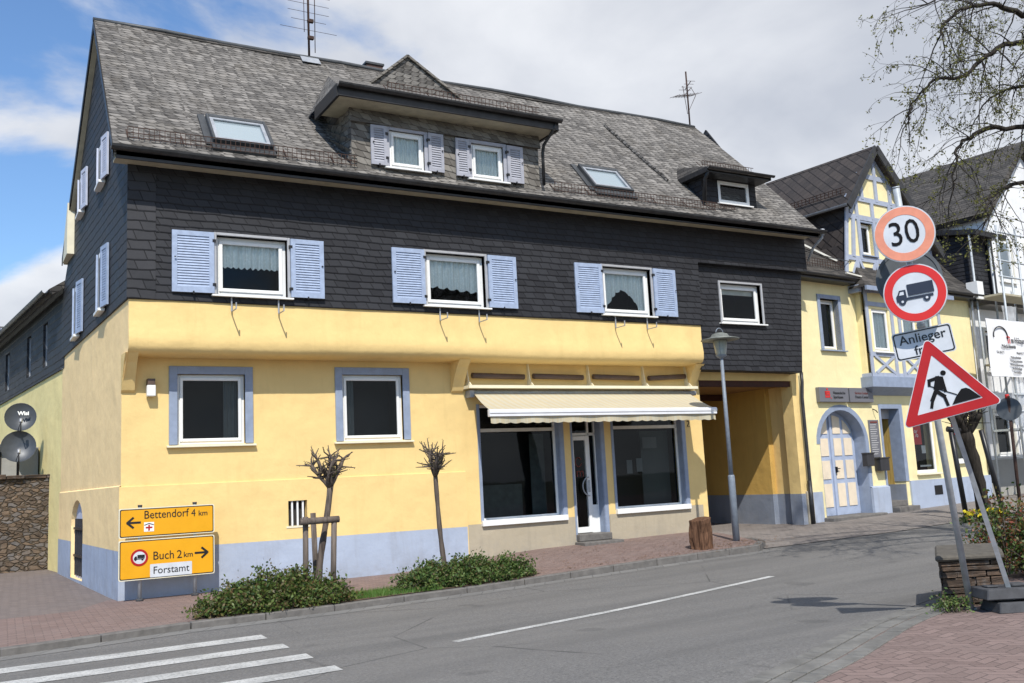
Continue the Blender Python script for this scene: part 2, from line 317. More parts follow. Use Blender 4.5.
M['soil'] = plain('dry_soil', (.13, .085, .06), .95, var=.35, scale=10, bump=.8)
M['flower'] = plain('yellow_petals', (.75, .6, .02), .6)
def awn():
    b = NB('cream_striped_awning_cloth'); v = b.coord('UV'); s = b.new('ShaderNodeSeparateXYZ'); b.L.new(v, s.inputs[0])
    f = b.math('FRACT', b.math('DIVIDE', s.outputs[0], .16)); k = b.ramp(b.math('ABSOLUTE', b.math('SUBTRACT', f, .5)), .2, .27)
    c = b.mix(k, (.50, .46, .35), (.50, .43, .29)); c = b.mix(b.ramp(b.noise(b.coord('World'), 3, 5, .7), .45, .75, 0, .35), c, (.35, .31, .26)); return b.fin(c, .9, 0, .1)
M['awning'] = awn()
def solar():
    b = NB('solar_panel'); br = b.new('ShaderNodeTexBrick'); b.L.new(b.coord('UV'), br.inputs[0]); br.offset = 0; br.inputs['Scale'].default_value = 1; br.inputs['Brick Width'].default_value = .5; br.inputs['Row Height'].default_value = .5
    br.inputs['Color1'].default_value = (.02, .03, .06, 1); br.inputs['Color2'].default_value = (.025, .035, .07, 1); br.inputs['Mortar'].default_value = (.25, .27, .3, 1); br.inputs['Mortar Size'].default_value = .02; return b.fin(br.outputs[0], .2)
M['solar'] = solar()
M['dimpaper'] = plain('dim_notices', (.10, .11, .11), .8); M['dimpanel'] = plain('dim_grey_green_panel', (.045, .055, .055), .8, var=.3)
M['net'] = None
def net():
    b = NB('white_scaffold_netting'); n = b.N; o = n['Material Output']; tr = b.new('ShaderNodeBsdfTransparent'); mx = b.new('ShaderNodeMixShader')
    b.fin((.7, .72, .74), .9); wv = b.noise(b.coord('World'), 3, 4); b.L.new(b.ramp(wv, .3, .7, .3, .6), mx.inputs[0]); b.L.new(tr.outputs[0], mx.inputs[1]); b.L.new(b.b.outputs[0], mx.inputs[2]); b.L.new(mx.outputs[0], o.inputs[0]); return b.m
M['net'] = net()

# ------------------------------------------------------------------ mesh helpers
class MB:
    def __init__(s, mat=None): s.v = []; s.f = []; s.M = mat or Matrix.Identity(4); s.smooth = set()
    def add(s, vs, fs, smooth=False):
        o = len(s.v); s.v += [s.M @ Vector(p) for p in vs]
        for f in fs:
            if smooth: s.smooth.add(len(s.f))
            s.f.append([i + o for i in f])
        return s
    def box(s, x0, x1, y0, y1, z0, z1):
        P = [(x0, y0, z0), (x1, y0, z0), (x1, y1, z0), (x0, y1, z0), (x0, y0, z1), (x1, y0, z1), (x1, y1, z1), (x0, y1, z1)]
        return s.add(P, [(0, 3, 2, 1), (4, 5, 6, 7), (0, 1, 5, 4), (1, 2, 6, 5), (2, 3, 7, 6), (3, 0, 4, 7)])
    def hexa(s, lo, hi):     # two matching quads
        n = len(lo); P = list(lo) + list(hi)
        return s.add(P, [tuple(range(n))[::-1], tuple(range(n, 2 * n))] + [(i, (i + 1) % n, n + (i + 1) % n, n + i) for i in range(n)])
    def beam(s, a, b, w_, t, up=(0, 0, 1)):   # rectangular bar from a to b
        a = Vector(a); b = Vector(b); d = (b - a).normalized(); u = Vector(up); x = d.cross(u)
        if x.length < 1e-4: x = d.cross(Vector((0, 1, 0)))
        x.normalize(); y = x.cross(d).normalized(); x = x * w_ / 2; y = y * t / 2
        return s.hexa([a - x - y, a + x - y, a + x + y, a - x + y], [b - x - y, b + x - y, b + x + y, b - x + y])
    def tube(s, pts, r, n=8, cap=True, smooth=True):
        pts = [Vector(p) for p in pts]; rs = r if isinstance(r, (list, tuple)) else [r] * len(pts); vs = []; fs = []; px = None
        for i, p in enumerate(pts):
            d = (pts[min(i + 1, len(pts) - 1)] - pts[max(i - 1, 0)])
            d = d.normalized() if d.length > 1e-9 else Vector((0, 0, 1))
            if px is None: px = d.orthogonal().normalized()
            px = (px - d * px.dot(d)); px = px.normalized() if px.length > 1e-6 else d.orthogonal().normalized(); py = d.cross(px)
            for k in range(n): a = 2 * math.pi * k / n; vs.append(p + (px * math.cos(a) + py * math.sin(a)) * rs[i])
        for i in range(len(pts) - 1):
            for k in range(n): fs.append((i * n + k, i * n + (k + 1) % n, (i + 1) * n + (k + 1) % n, (i + 1) * n + k))
        s.add(vs, fs, smooth)
        if cap and n > 3: o = len(s.v) - len(vs); s.f.append([o + k for k in range(n)][::-1]); s.f.append([o + (len(pts) - 1) * n + k for k in range(n)])
        return s
    def lathe(s, prof, c=(0, 0, 0), n=24):
        vs = []; fs = []
        for r_, z in prof:
            for k in range(n): a = 2 * math.pi * k / n; vs.append((c[0] + r_ * math.cos(a), c[1] + r_ * math.sin(a), c[2] + z))
        for i in range(len(prof) - 1):
            for k in range(n): fs.append((i * n + k, i * n + (k + 1) % n, (i + 1) * n + (k + 1) % n, (i + 1) * n + k))
        return s.add(vs, fs, True)
    def prism(s, pts, h0, h1, ax='y'):   # polygon in (a,b) extruded along axis
        def m(p, h): return {'y': (p[0], h, p[1]), 'x': (h, p[0], p[1]), 'z': (p[0], p[1], h)}[ax]
        return s.hexa([m(p, h0) for p in pts], [m(p, h1) for p in pts])
    def panel(s, outer, holes, y0, y1, fmap=None):
        """wall front at depth y0 with holes (2D loops), reveals to y1"""
        fmap = fmap or (lambda a, y, b: (a, y, b))
        bm = bmesh.new(); 
        for lp in [outer] + holes:
            vv = [bm.verts.new((p[0], 0, p[1])) for p in lp]
            for i in range(len(vv)): bm.edges.new((vv[i], vv[(i + 1) % len(vv)]))
        bmesh.ops.triangle_fill(bm, use_beauty=True, use_dissolve=False, edges=bm.edges[:], normal=(0, -1, 0))
        bm.verts.index_update(); vs = [fmap(v.co.x, y0, v.co.z) for v in bm.verts]; fs = [[v.index for v in f.verts] for f in bm.faces]
        s.add(vs, fs)
        for lp in holes:
            n = len(lp); s.add([fmap(p[0], y0, p[1]) for p in lp] + [fmap(p[0], y1, p[1]) for p in lp], [(i, (i + 1) % n, n + (i + 1) % n, n + i) for i in range(n)])
        bm.free(); return s

def rect(x0, x1, z0, z1): return [(x0, z0), (x1, z0), (x1, z1), (x0, z1)]
def arch(x0, x1, z0, zs, zt, n=12):
    c = (x0 + x1) / 2; a = (x1 - x0) / 2
    return [(x0, z0), (x1, z0)] + [(c + a * math.cos(math.pi * k / n), zs + (zt - zs) * math.sin(math.pi * k / n)) for k in range(n + 1)]

def wloc(o):
    p = Vector((0, 0, 0))
    while o: p += o.location; o = o.parent
    return p
def build(name, mb, mat, parent=None, loc=None, bevel=0, flip=True):
    me = bpy.data.meshes.new(name); base = wloc(parent) if parent else Vector(loc or (0, 0, 0))
    me.from_pydata([p - base for p in mb.v], [], mb.f); 
    me.materials.append(M[mat] if isinstance(mat, str) else mat)
    for i in mb.smooth: me.polygons[i].use_smooth = True
    bm = bmesh.new(); bm.from_mesh(me); 
    if flip: bmesh.ops.recalc_face_normals(bm, faces=bm.faces[:])
    uvl = bm.loops.layers.uv.new('UVMap')
    for f in bm.faces:
        n = f.normal
        if abs(n.z) > .995 or n.length < .1: t = Vector((1, 0, 0)); bb = Vector((0, 1, 0))
        else: t = Vector((0, 0, 1)).cross(n).normalized(); bb = n.cross(t)
        for l in f.loops: p = l.vert.co + base; l[uvl].uv = (p.dot(t), p.dot(bb))
    bm.to_mesh(me); bm.free()
    o = bpy.data.objects.new(name, me); COL.objects.link(o)
    if parent: o.parent = parent
    else: o.location = base
    if bevel:
        md = o.modifiers.new('bevel', 'BEVEL'); md.width = bevel; md.segments = 1; md.limit_method = 'ANGLE'; md.angle_limit = R(40)
    return o
def tag(o, label=None, cat=None, group=None, kind=None):
    if label: o['label'] = label
    if cat: o['category'] = cat
    if group: o['group'] = group
    if kind: o['kind'] = kind
    return o
def thing(name, label, cat, loc, group=None):
    o = bpy.data.objects.new(name, None); COL.objects.link(o); o.location = loc; o.empty_display_size = .2; return tag(o, label, cat, group)
def copy_tree(o, parent=None, loc=None):
    c = o.copy(); COL.objects.link(c); c.parent = parent
    if loc is not None: c.location = loc
    for ch in list(o.children): copy_tree(ch, c)
    return c
def text_mb(mb, txt, size, mat4, ext=.002, align='CENTER', bold=0.0, sx=1.0):
    cu_ = bpy.data.curves.new('t', 'FONT'); cu_.body = txt; cu_.size = size; cu_.align_x = align; cu_.align_y = 'CENTER'; cu_.extrude = ext; cu_.offset = bold; cu_.resolution_u = 3
    ob = bpy.data.objects.new('t', cu_); COL.objects.link(ob); bpy.context.view_layer.update()
    me = bpy.data.meshes.new_from_object(ob.evaluated_get(bpy.context.evaluated_depsgraph_get()))
    T = mat4 @ Matrix.Rotation(R(90), 4, 'X') @ Matrix.Diagonal((sx, 1, 1, 1)); mb.add([T @ v.co for v in me.vertices], [list(p.vertices) for p in me.polygons])
    bpy.data.objects.remove(ob); bpy.data.curves.remove(cu_); bpy.data.meshes.remove(me)
# ------------------------------------------------------------------ terrain
def sst(a, b, x): t = max(0, min(1, (x - a) / (b - a))); return t * t * (3 - 2 * t)
def H(x, y):         # road surface
    r = max(0, min(x, 60) - 7); r = r - .9 * (1 - math.exp(-r / .9)) if r > 0 else 0
    z = -.08 + .018 * r + .2 * (1 - sst(5.8, 9.8, y)) * sst(2, 6, x)
    return z
def PV(x, y):        # pavement surface along the houses
    k = sst(7, 10.5, x) * (1 - sst(14, 17, x))
    return H(x, y) + .085 + k * .04 * max(0, min(y, 17.4) - 13.4) 
def gpt(px, py, f=H):
    z = 0.
    for _ in range(12): p = onZ(px, py, z); z = f(p.x, p.y)
    return onZ(px, py, z)
def sheet(name, poly, zf, mat, step=.8, thick=0., kind='structure'):
    bm = bmesh.new(); vs = [bm.verts.new((p[0], p[1], 0)) for p in poly]; bm.faces.new(vs)
    xs = [p[0] for p in poly]; ys = [p[1] for p in poly]
    for ax, lo, hi in ((0, max(min(xs), -16), min(max(xs), 48)), (1, max(min(ys), -6), min(max(ys), 36))):
        k = lo + step
        while k < hi:
            no = (1, 0, 0) if ax == 0 else (0, 1, 0); cc = (k, 0, 0) if ax == 0 else (0, k, 0)
            bmesh.ops.bisect_plane(bm, geom=bm.verts[:] + bm.edges[:] + bm.faces[:], plane_co=cc, plane_no=no); k += step
    bmesh.ops.triangulate(bm, faces=bm.faces[:])
    for v in bm.verts: v.co.z = zf(v.co.x, v.co.y)
    for f in bm.faces:
        f.normal_update()
        if f.normal.z < 0: f.normal_flip()
    if thick:
        g = bmesh.ops.extrude_face_region(bm, geom=bm.faces[:])
        for v in [e for e in g['geom'] if isinstance(e, bmesh.types.BMVert)]: v.co.z += thick
        bmesh.ops.recalc_face_normals(bm, faces=bm.faces[:])
    me = bpy.data.meshes.new(name); bm.to_mesh(me); bm.free(); me.materials.append(M[mat] if isinstance(mat, str) else mat)
    o = bpy.data.objects.new(name, me); COL.objects.link(o); 
    if kind: o['kind'] = kind
    return o
M['earth'] = plain('far_ground', (.10, .10, .06), .95, var=.3, scale=.5)
sheet('ground', [(-900, -900), (900, -900), (900, 1200), (-900, 1200)], lambda x, y: H(x, y) - .06 if abs(x) < 80 and abs(y) < 80 else -.4, 'earth', 1.6)
M['joint'] = plain('dark_joint_sand', (.06, .055, .05), .95, var=.3)
K = [(-30, 11.6), (-6, 12.5), (.47, 12.95), (2.7, 13.4), (4.7, 13.5), (8.1, 13.95), (10, 14.1), (12, 14.2), (13.6, 14.25)]      # north kerb
K2 = [(14.6, 14.45), (18, 14.4), (23, 15.0), (29, 17.2), (40, 21), (60, 29)]
g1 = [gpt(*p) for p in ((745, 683), (800, 656), (868, 623), (945, 594))]      # road edge of gutter stones
g2 = [gpt(*p) for p in ((807, 683), (858, 641), (897, 621), (945, 609))]
S = [(p.x, p.y) for p in g1]; S2 = [(p.x, p.y) for p in g2]
d0 = (Vector(S[0]) - Vector(S[1])).normalized(); e0 = (Vector(S2[0]) - Vector(S2[1])).normalized()
Sx = [tuple(Vector(S[0]) + d0 * 3)] + S + [(12.2, 9.2), (17, 11.3), (25, 13), (60, 21)]
road_poly = [(-30, -6)] + [(Sx[0][0] - 2, -6)] + Sx + [(x, y + .7) for x, y in K2[::-1]] + [(x, y + .1) for x, y in K[::-1]]
sheet('road', road_poly, lambda x, y: H(x, y), 'road')
S2x = [tuple(Vector(S2[0]) + e0 * 3)] + S2 + [(12.4, 8.8)]
def resample(pl, st_):
    Q = [];
    for i in range(len(pl) - 1):
        p0, p1, p2, p3 = [Vector(pl[max(0, min(len(pl) - 1, i + k))]) for k in (-1, 0, 1, 2)]
        for k in range(12): u = k / 12; Q.append(.5 * ((2 * p1) + (p2 - p0) * u + (2 * p0 - 5 * p1 + 4 * p2 - p3) * u * u + (3 * p1 - p0 - 3 * p2 + p3) * u ** 3))
    Q.append(Vector(pl[-1])); out_ = [Q[0]]; acc = 0
    for a_, b_ in zip(Q, Q[1:]):
        d_ = (b_ - a_).length
        while acc + d_ >= st_: t_ = (st_ - acc) / d_; a_ = a_.lerp(b_, t_); d_ = (b_ - a_).length; acc = 0; out_.append(a_)
        acc += d_
    return out_
gA = resample(Sx[:6], .24)
sheet('gutter_strip', Sx[:6] + S2x[::-1], lambda x, y: H(x, y) + .002, 'joint', .5)
gm = MB(); rg = random.Random(2)
for i in range(len(gA) - 1):
    p, q_ = gA[i], gA[i + 1]; dd_ = (q_ - p).normalized(); nq = Vector((dd_.y, -dd_.x))
    d2_ = (gA[min(i + 2, len(gA) - 1)] - q_).normalized() if i + 2 < len(gA) else dd_; nr = Vector((d2_.y, -d2_.x))
    for r_ in range(3):
        o0, o1 = .012 + r_ * .165, .157 + r_ * .165; e_ = dd_ * .008; jz = rg.uniform(-.002, .004); L4 = [p + nq * o0 + e_, q_ + nr * o0 - e_, q_ + nr * o1 - e_, p + nq * o1 + e_]
        gm.hexa([(v.x, v.y, H(v.x, v.y) - .03) for v in L4], [(v.x, v.y, H(v.x, v.y) + .015 + jz) for v in L4])
M['gutter_block'] = plain('pale_gutter_blocks', (.155, .15, .138), .85, var=.3, scale=5, bump=.5)
tag(build('gutter_blocks', gm, 'gutter_block', loc=(7, 6, 0), bevel=.004), kind='structure')
sheet('sidewalk', S2x + [(17, 10.9), (25, 12.6), (60, 20), (60, -6), (S2x[0][0] - 1, -6)], lambda x, y: H(x, y) + .008, 'pave_red', .6)
# pavement along the yellow house, yard left of it, square on the right
def off(pl, d): return [(x, y + d) for x, y in pl]
sheet('pavement', off(K, .13) + [(14.0, 14.6), (15.1, 17.6), (2.2, 17.6), (1.6, 16.4), (-6, 15.8), (-30, 15)], PV, 'pave_house', .8)
sheet('yard_paving', [(-30, 14.9), (-6, 15.7), (1.65, 16.3), (2.6, 17.5), (2.6, 27), (-30, 27)], lambda x, y: PV(x, y) - .004 + max(0, y - 18) * .012, 'pave_yard', .8)
sheet('square_paving', [(14.0, 14.5)] + K2 + [(60, 42), (30, 32), (17.3, 24.5), (14.9, 24.5), (14.9, 17.5)], lambda x, y: max(H(x, y) + .012, PV(x, y) - .0) if y > 16.2 else H(x, y) + .012 + (.073 + 0) * sst(14.6, 16.2, y), 'pave_square', .8)
kb = MB()
def kerbline(mb, pl, w_, top, low):
    for i in range(len(pl) - 1):
        a = Vector(pl[i]); b = Vector(pl[i + 1]); n = max(1, round((b - a).length / 1.0)); d = (b - a) / n; 
        for k in range(n):
            p = a + d * (k + .006); q = a + d * (k + .994); nn_ = Vector((-d.y, d.x)).normalized() * w_
            if p.x < -12: continue
            def P(v, z): return (v.x, v.y, z)
            mb.hexa([P(p, low(p.x, p.y)), P(q, low(q.x, q.y)), P(q + nn_, low(q.x, q.y)), P(p + nn_, low(p.x, p.y))], [P(p, top(p.x, p.y)), P(q, top(q.x, q.y)), P(q + nn_, top(q.x, q.y)), P(p + nn_, top(p.x, p.y))])
kerbline(kb, K + [(14.25, 14.75), (14.45, 15.4)], .14, lambda x, y: PV(x, y) + .006, lambda x, y: H(x, y) - .2)
tag(build('kerb', kb, 'kerb', loc=(2, 13, 0), bevel=.012), kind='structure')
# dark gutter line of setts in front of the kerb
sheet('road_gutter', off(K, -.32) + off(K, -.005)[::-1], lambda x, y: H(x, y) + .004, 'gutterstone', .8)
# road markings
mk = [(11.95, .36, .2), (11.05, .34, .2), (10.2, .32, .2), (9.3, .30, .2)]
for i, (y, w_, _) in enumerate(mk):
    xr = 3.25; xl = -4
    sheet('crosswalk_stripe', [(xl, y - w_ / 2 - .25), (xr, y - w_ / 2), (xr + .02, y + w_ / 2), (xl, y + w_ / 2 - .25)], lambda x, y: H(x, y) + .005, 'paint_road', .8)
a = gpt(455, 642); b = gpt(772, 576.5)
d = Vector((b.x - a.x, b.y - a.y)); n = Vector((-d.y, d.x)).normalized() * .06
sheet('lane_line', [(a.x - n.x, a.y - n.y), (b.x - n.x, b.y - n.y), (b.x + n.x, b.y + n.y), (a.x + n.x, a.y + n.y)], lambda x, y: H(x, y) + .005, 'paint_road', .8)

# ------------------------------------------------------------------ the slate-clad yellow corner house
D = 17.31; FY = 16.76
sk = lambda y: 2.38 - .047 * (y - FY)           # x of the side wall
house = thing('corner_house', 'large yellow corner house with dark slate upper floor and blue shutters', 'house', (2.38, D, 0))
YB = 24.3
# --- windows (generic): hole lies in plane y=yw, glass set back
def window(parent, x0, x1, z0, z1, yw, back=.12, fw=.07, trim=None, tw=.05, sill=True, frame='white', curtain=None, room=True, shutters=None, brackets=False, mirror=False, T=None, sash=True, sillmat='white', trim_bottom=False, frac=.5, shmat='shutter', mull=None, shade=False):
    T = T or Matrix.Identity(4); root = None
    f = MB(T)
    def fr(x0, x1, z0, z1, w_, ya, yb):
        f.box(x0, x0 + w_, ya, yb, z0, z1); f.box(x1 - w_, x1, ya, yb, z0, z1); f.box(x0 + w_, x1 - w_, ya, yb, z1 - w_, z1); f.box(x0 + w_, x1 - w_, ya, yb, z0, z0 + w_)
    g0 = yw + back
    fr(x0, x1, z0, z1, fw, g0 - .0, g0 + .05)
    if sash: fr(x0 + fw * .75, x1 - fw * .75, z0 + fw * .75, z1 - fw * .75, fw * .75, g0 - .022, g0 + .03)
    if mull:
        for m in mull: f.box(m - .035, m + .035, g0 - .01, g0 + .04, z0 + fw, z1 - fw)
    root = build('window', f, frame, parent, bevel=.006)
    iw = fw * 1.45
    p = MB(T); p.add([(x0 + iw * .8, g0 + .012, z0 + iw * .8), (x1 - iw * .8, g0 + .012, z0 + iw * .8), (x1 - iw * .8, g0 + .012, z1 - iw * .8), (x0 + iw * .8, g0 + .012, z1 - iw * .8)], [(0, 1, 2, 3)]); build('pane', p, 'glass', root, flip=False)
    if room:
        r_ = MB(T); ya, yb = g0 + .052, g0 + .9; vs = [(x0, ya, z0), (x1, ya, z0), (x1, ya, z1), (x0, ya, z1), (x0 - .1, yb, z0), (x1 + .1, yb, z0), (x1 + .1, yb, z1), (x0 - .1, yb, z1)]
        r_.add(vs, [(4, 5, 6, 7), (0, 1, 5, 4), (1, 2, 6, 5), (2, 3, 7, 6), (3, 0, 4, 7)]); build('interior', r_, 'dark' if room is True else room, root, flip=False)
    if shade: s_ = MB(T); s_.box(x0 + iw, x1 - iw, g0 + .06, g0 + .10, z1 - iw - .12, z1 - iw); build('blind', s_, 'offwhite', root)
    if trim:
        t = MB(T); ww = tw
        t.box(x0 - ww, x0, yw - .035, g0 - .002, z0 - (ww if trim_bottom else 0), z1 + ww); t.box(x1, x1 + ww, yw - .035, g0 - .002, z0 - (ww if trim_bottom else 0), z1 + ww); t.box(x0, x1, yw - .035, g0 - .002, z1, z1 + ww)
        if trim_bottom: t.box(x0, x1, yw - .035, g0 - .002, z0 - ww, z0)
        build('trim', t, trim, root, bevel=.006)
    if sill:
        s_ = MB(T); e = (tw if trim else 0) + .04; s_.hexa([(x0 - e, yw - .09, z0 - .05), (x1 + e, yw - .09, z0 - .05), (x1 + e, g0 + .01, z0 - .035), (x0 - e, g0 + .01, z0 - .035)], [(x0 - e, yw - .09, z0 - .018), (x1 + e, yw - .09, z0 - .018), (x1 + e, g0 + .01, z0 + .002), (x0 - e, g0 + .01, z0 + .002)]); build('sill', s_, sillmat, root, bevel=.004)
    if curtain:
        c_ = MB(T); n = 60; yy = g0 + .06; a0, a1 = x0 + iw * .7, x1 - iw * .7; zt = z1 - iw * .7; hh = zt - z0
        vs = []; fs = []
        for i in range(n + 1):
            t = i / n; x = a0 + (a1 - a0) * t; wv = .018 * math.sin(t * 60) + .012 * math.sin(t * 23)
            if curtain == 'zig': lo = zt - hh * (.44 + .045 * abs(((t * 11) % 1) - .5) * 2)
            elif curtain == 'scallop': lo = zt - hh * (.55 + .09 * t + .05 * abs(math.sin(t * 5.2 * math.pi)))
            elif curtain == 'arch': lo = zt - hh * (.38 + .62 * min(1, abs(t - .47) * 2) ** 1.7 * 1.05 + .04 * abs(math.sin(t * 9 * math.pi)))
            else: lo = z0 + .02
            vs += [(x, yy + wv, zt), (x, yy + wv, max(lo, z0 + .02))]
        for i in range(n): fs.append((2 * i, 2 * i + 1, 2 * i + 3, 2 * i + 2))
        c_.add(vs, fs, True); build('curtain', c_, 'lace', root, flip=False)
    if shutters:
        for side in (0, 1):
            if side not in (0, 1): continue
            wsh = shutters[side]
            if not wsh: continue
            e = tw if trim else 0
            xa = x0 - e - wsh if side == 0 else x1 + e; sh = MB(T); ya, yb = yw - .075, yw - .035; za, zb = z0 + .0, z1 + e * .6; s = min(.085, wsh * .19)
            rnd = random.Random(int(xa * 100) + int(z0 * 7)); tilt = rnd.uniform(.0, .035)
            sh.box(xa, xa + s, ya, yb, za, zb); sh.box(xa + wsh - s, xa + wsh, ya, yb, za, zb); sh.box(xa + s, xa + wsh - s, ya, yb, zb - s, zb); sh.box(xa + s, xa + wsh - s, ya, yb, za, za + s * 1.2)
            z = za + s * 1.2; st = .047
            while z < zb - s - .01:
                sh.hexa([(xa + s, ya + .004, z), (xa + wsh - s, ya + .004, z), (xa + wsh - s, ya + .012, z - .004), (xa + s, ya + .012, z - .004)], [(xa + s, yb - .016, z + st * 1.02), (xa + wsh - s, yb - .016, z + st * 1.02), (xa + wsh - s, yb - .008, z + st * .98), (xa + s, yb - .008, z + st * .98)]); z += st
            hin = (xa + wsh) if side == 0 else xa
            if tilt:      # the shutter does not lie quite flat
                Rm = Matrix.Translation((hin, yw - .04, 0)) @ Matrix.Rotation((-1 if side else 1) * -tilt * 2, 4, 'Z') @ Matrix.Translation((-hin, -(yw - .04), 0)); sh.v = [T @ (Rm @ (T.inverted() @ p)) for p in sh.v]
            so_ = build('shutter', sh, shmat, root)
            h_ = MB(T)
            for zz_ in (za + .15, zb - .15): h_ = MB(T); h_.box(hin - .03, hin + .03, ya - .006, yw, zz_ - .025, zz_ + .025); build('hinge', h_, 'black', root)
            h_ = MB(T)
            xo = xa + wsh / 2; h_.box(xo - .012, xo + .012, ya - .012, yw, za - .03, za + .02); h_.box((xa + .03 if side == 0 else xa + wsh - .05), (xa + .06 if side == 0 else xa + wsh - .02), ya - .02, ya, za + (zb - za) * .55, za + (zb - za) * .55 + .015)
            build('shutter_catch', h_, 'black', root)
    if brackets:
        for fx in (.20, .86):
            xb = x0 + (x1 - x0) * fx; b_ = MB(T)
            b_.box(xb - .012, xb + .012, yw - .03, yw - .012, z0 - .30, z0 - .04); b_.box(xb - .01, xb + .01, yw - .34, yw - .012, z0 - .315, z0 - .30); b_.box(xb - .01, xb + .01, yw - .35, yw - .335, z0 - .315, z0 - .20); build('flower_box_bracket', b_, 'zinc', root)
    return root

# lower plaster wall (front)
lw = MB(); gf = [(3.26, 4.43, 2.53, 3.76), (6.26, 7.50, 2.52, 3.78)]
holes = [rect(*g) for g in gf] + [rect(5.18, 5.53, 1.02, 1.47), rect(9.17, 11.08, .84, 3.2), rect(11.40, 12.14, .42, 3.2), rect(12.48, 14.42, .88, 3.2)]
lw.panel([(sk(D), -.35), (14.86, -.35), (14.86, 4.3), (sk(D), 4.3)], holes, D, D + .3)
build('wall', lw, 'plaster', house)
# thickened lower part with the ledge
led = MB(); xa = sk(D) - .03
def ledge(mb, x0, x1, y, zt, t):
    mb.hexa([(x0, y - t, -.3), (x1, y - t, -.3), (x1, y + .01, -.3), (x0, y + .01, -.3)], [(x0, y - t, zt), (x1, y - t, zt), (x1, y + .01, zt + .035), (x0, y + .01, zt + .035)])
lo_ = MB(); lo_.panel([(xa, -.35), (8.80, -.35), (8.80, 1.85), (xa, 1.85)], [rect(5.18, 5.53, 1.02, 1.47)], D - .03, D + .01)
lo_.add([(xa, D - .03, 1.85), (8.8, D - .03, 1.85), (8.8, D + .002, 1.858), (xa, D + .002, 1.858)], [(0, 1, 2, 3)])
build('wall_base', lo_, 'plaster', house)
pl = MB(); pl.panel([(xa - .006, -.35), (8.78, -.35), (8.78, .77), (xa - .006, .80)], [], D - .036, D); build('plinth', pl, 'plinth', house)
cp = MB(); cp.panel([(8.80, -.35), (14.88, -.35), (14.88, .86), (14.45, .86), (14.45, .80), (12.46, .80), (12.46, .80), (12.24, .80), (12.24, .30), (11.34, .30), (11.34, .80), (11.10, .80), (11.10, .76), (9.15, .76), (9.15, .80), (8.80, .80)], [], D - .02, D); build('shop_plinth', cp, 'concrete', house)
# inner corner pilaster strip left of the shop
pi = MB(); pi.box(8.66, 8.78, D - .05, D, 1.85, 3.4); 
sw = MB()
def side_fm(o=0.): return lambda a, y, b: (sk(a) - o + y, a, b)
cel = arch(20.95, 22.45, .1, 1.15, 1.68)
sw.panel([(D, -.35), (YB, -.35), (YB, 5.02), (FY, 5.02), (FY, 4.12), (FY + .1, 4.02), (D, 3.45)], [cel], 0, .25, side_fm())
build('wall', sw, 'plaster_side', house)
sw2 = MB(); sw2.panel([(D - .03, -.35), (YB, -.35), (YB, 1.86), (D - .03, 1.86)], [cel], 0, .03, side_fm(.03))
sw2.add([(sk(D - .03) - .03, D - .03, 1.86), (sk(YB) - .03, YB, 1.86), (sk(YB), YB, 1.88), (sk(D), D - .03, 1.88)], [(0, 1, 2, 3)]); build('wall_base', sw2, 'plaster_side', house)
sp = MB(); sp.panel([(D - .036, -.35), (YB, -.35), (YB, .84), (22.46, .835), (22.46, .1), (20.94, .1), (20.94, .825), (D - .036, .80)], [], 0, .006, side_fm(.036)); build('plinth', sp, 'plinth', house)
cdoor = MB(); cdoor.panel(arch(20.95, 22.45, .1, 1.15, 1.68), [], .06, .06, side_fm()); cdo = build('cellar_door', cdoor, 'shutter_pale', house)
cs = MB()
for k in range(5): cs.beam((sk(21.1 + k * .28) + .03, 21.1 + k * .28, .15), (sk(21.1 + k * .28) + .03, 21.1 + k * .28, 1.3), .04, .015)
cs.beam((sk(21) + .02, 21, .55), (sk(22.4) + .02, 22.4, .55), .03, .05); cs.beam((sk(21) + .02, 21, 1.1), (sk(22.4) + .02, 22.4, 1.1), .03, .05); build('grille', cs, 'mailbox', cdo)

# bulging plaster band under the slates, corbels
bd = MB(); prof = [(FY, 5.02), (FY - .005, 4.6), (FY - .03, 4.42), (FY - .045, 4.3), (FY - .035, 4.17), (FY + .01, 4.09), (FY + .10, 4.045), (D + .02, 4.04)]
xs = [sk(FY) + i * (14.76 - sk(FY)) / 40 for i in range(41)]; vs = []; fs = []
for i, x in enumerate(xs):
    w_ = .012 * math.sin(x * 1.3) + .008 * math.sin(x * 3.1)
    for j, (y, z) in enumerate(prof): vs.append((x, y + (w_ if 0 < j < 7 else 0), z + (.012 * math.sin(x * .9 + 1) if 2 < j < 7 else 0)))
n = len(prof)
for i in range(40):
    for j in range(n - 1): fs.append((i * n + j, (i + 1) * n + j, (i + 1) * n + j + 1, i * n + j + 1))
bd.add(vs, fs, True); 
for i in (0, 40): bd.add([vs[i * n + j] for j in range(n)] + [(xs[i], D + .02, 5.02)], [tuple(range(n + 1))])
build('overhang_band', bd, 'plaster', house)
def corbel(x0, x1, zb=3.42):
    c_ = MB(); P = [(D + .01, zb), (D - .06, zb + .05), (D - .16, zb + .25), (D - .33, zb + .5), (D - .48, zb + .64), (D + .01, zb + .66)]
    c_.prism(P, x0, x1, 'x'); return build('corbel', c_, 'plaster', house)
corbel(sk(D) - .01, sk(D) + .2); corbel(8.55, 8.80); corbel(14.62, 14.85)

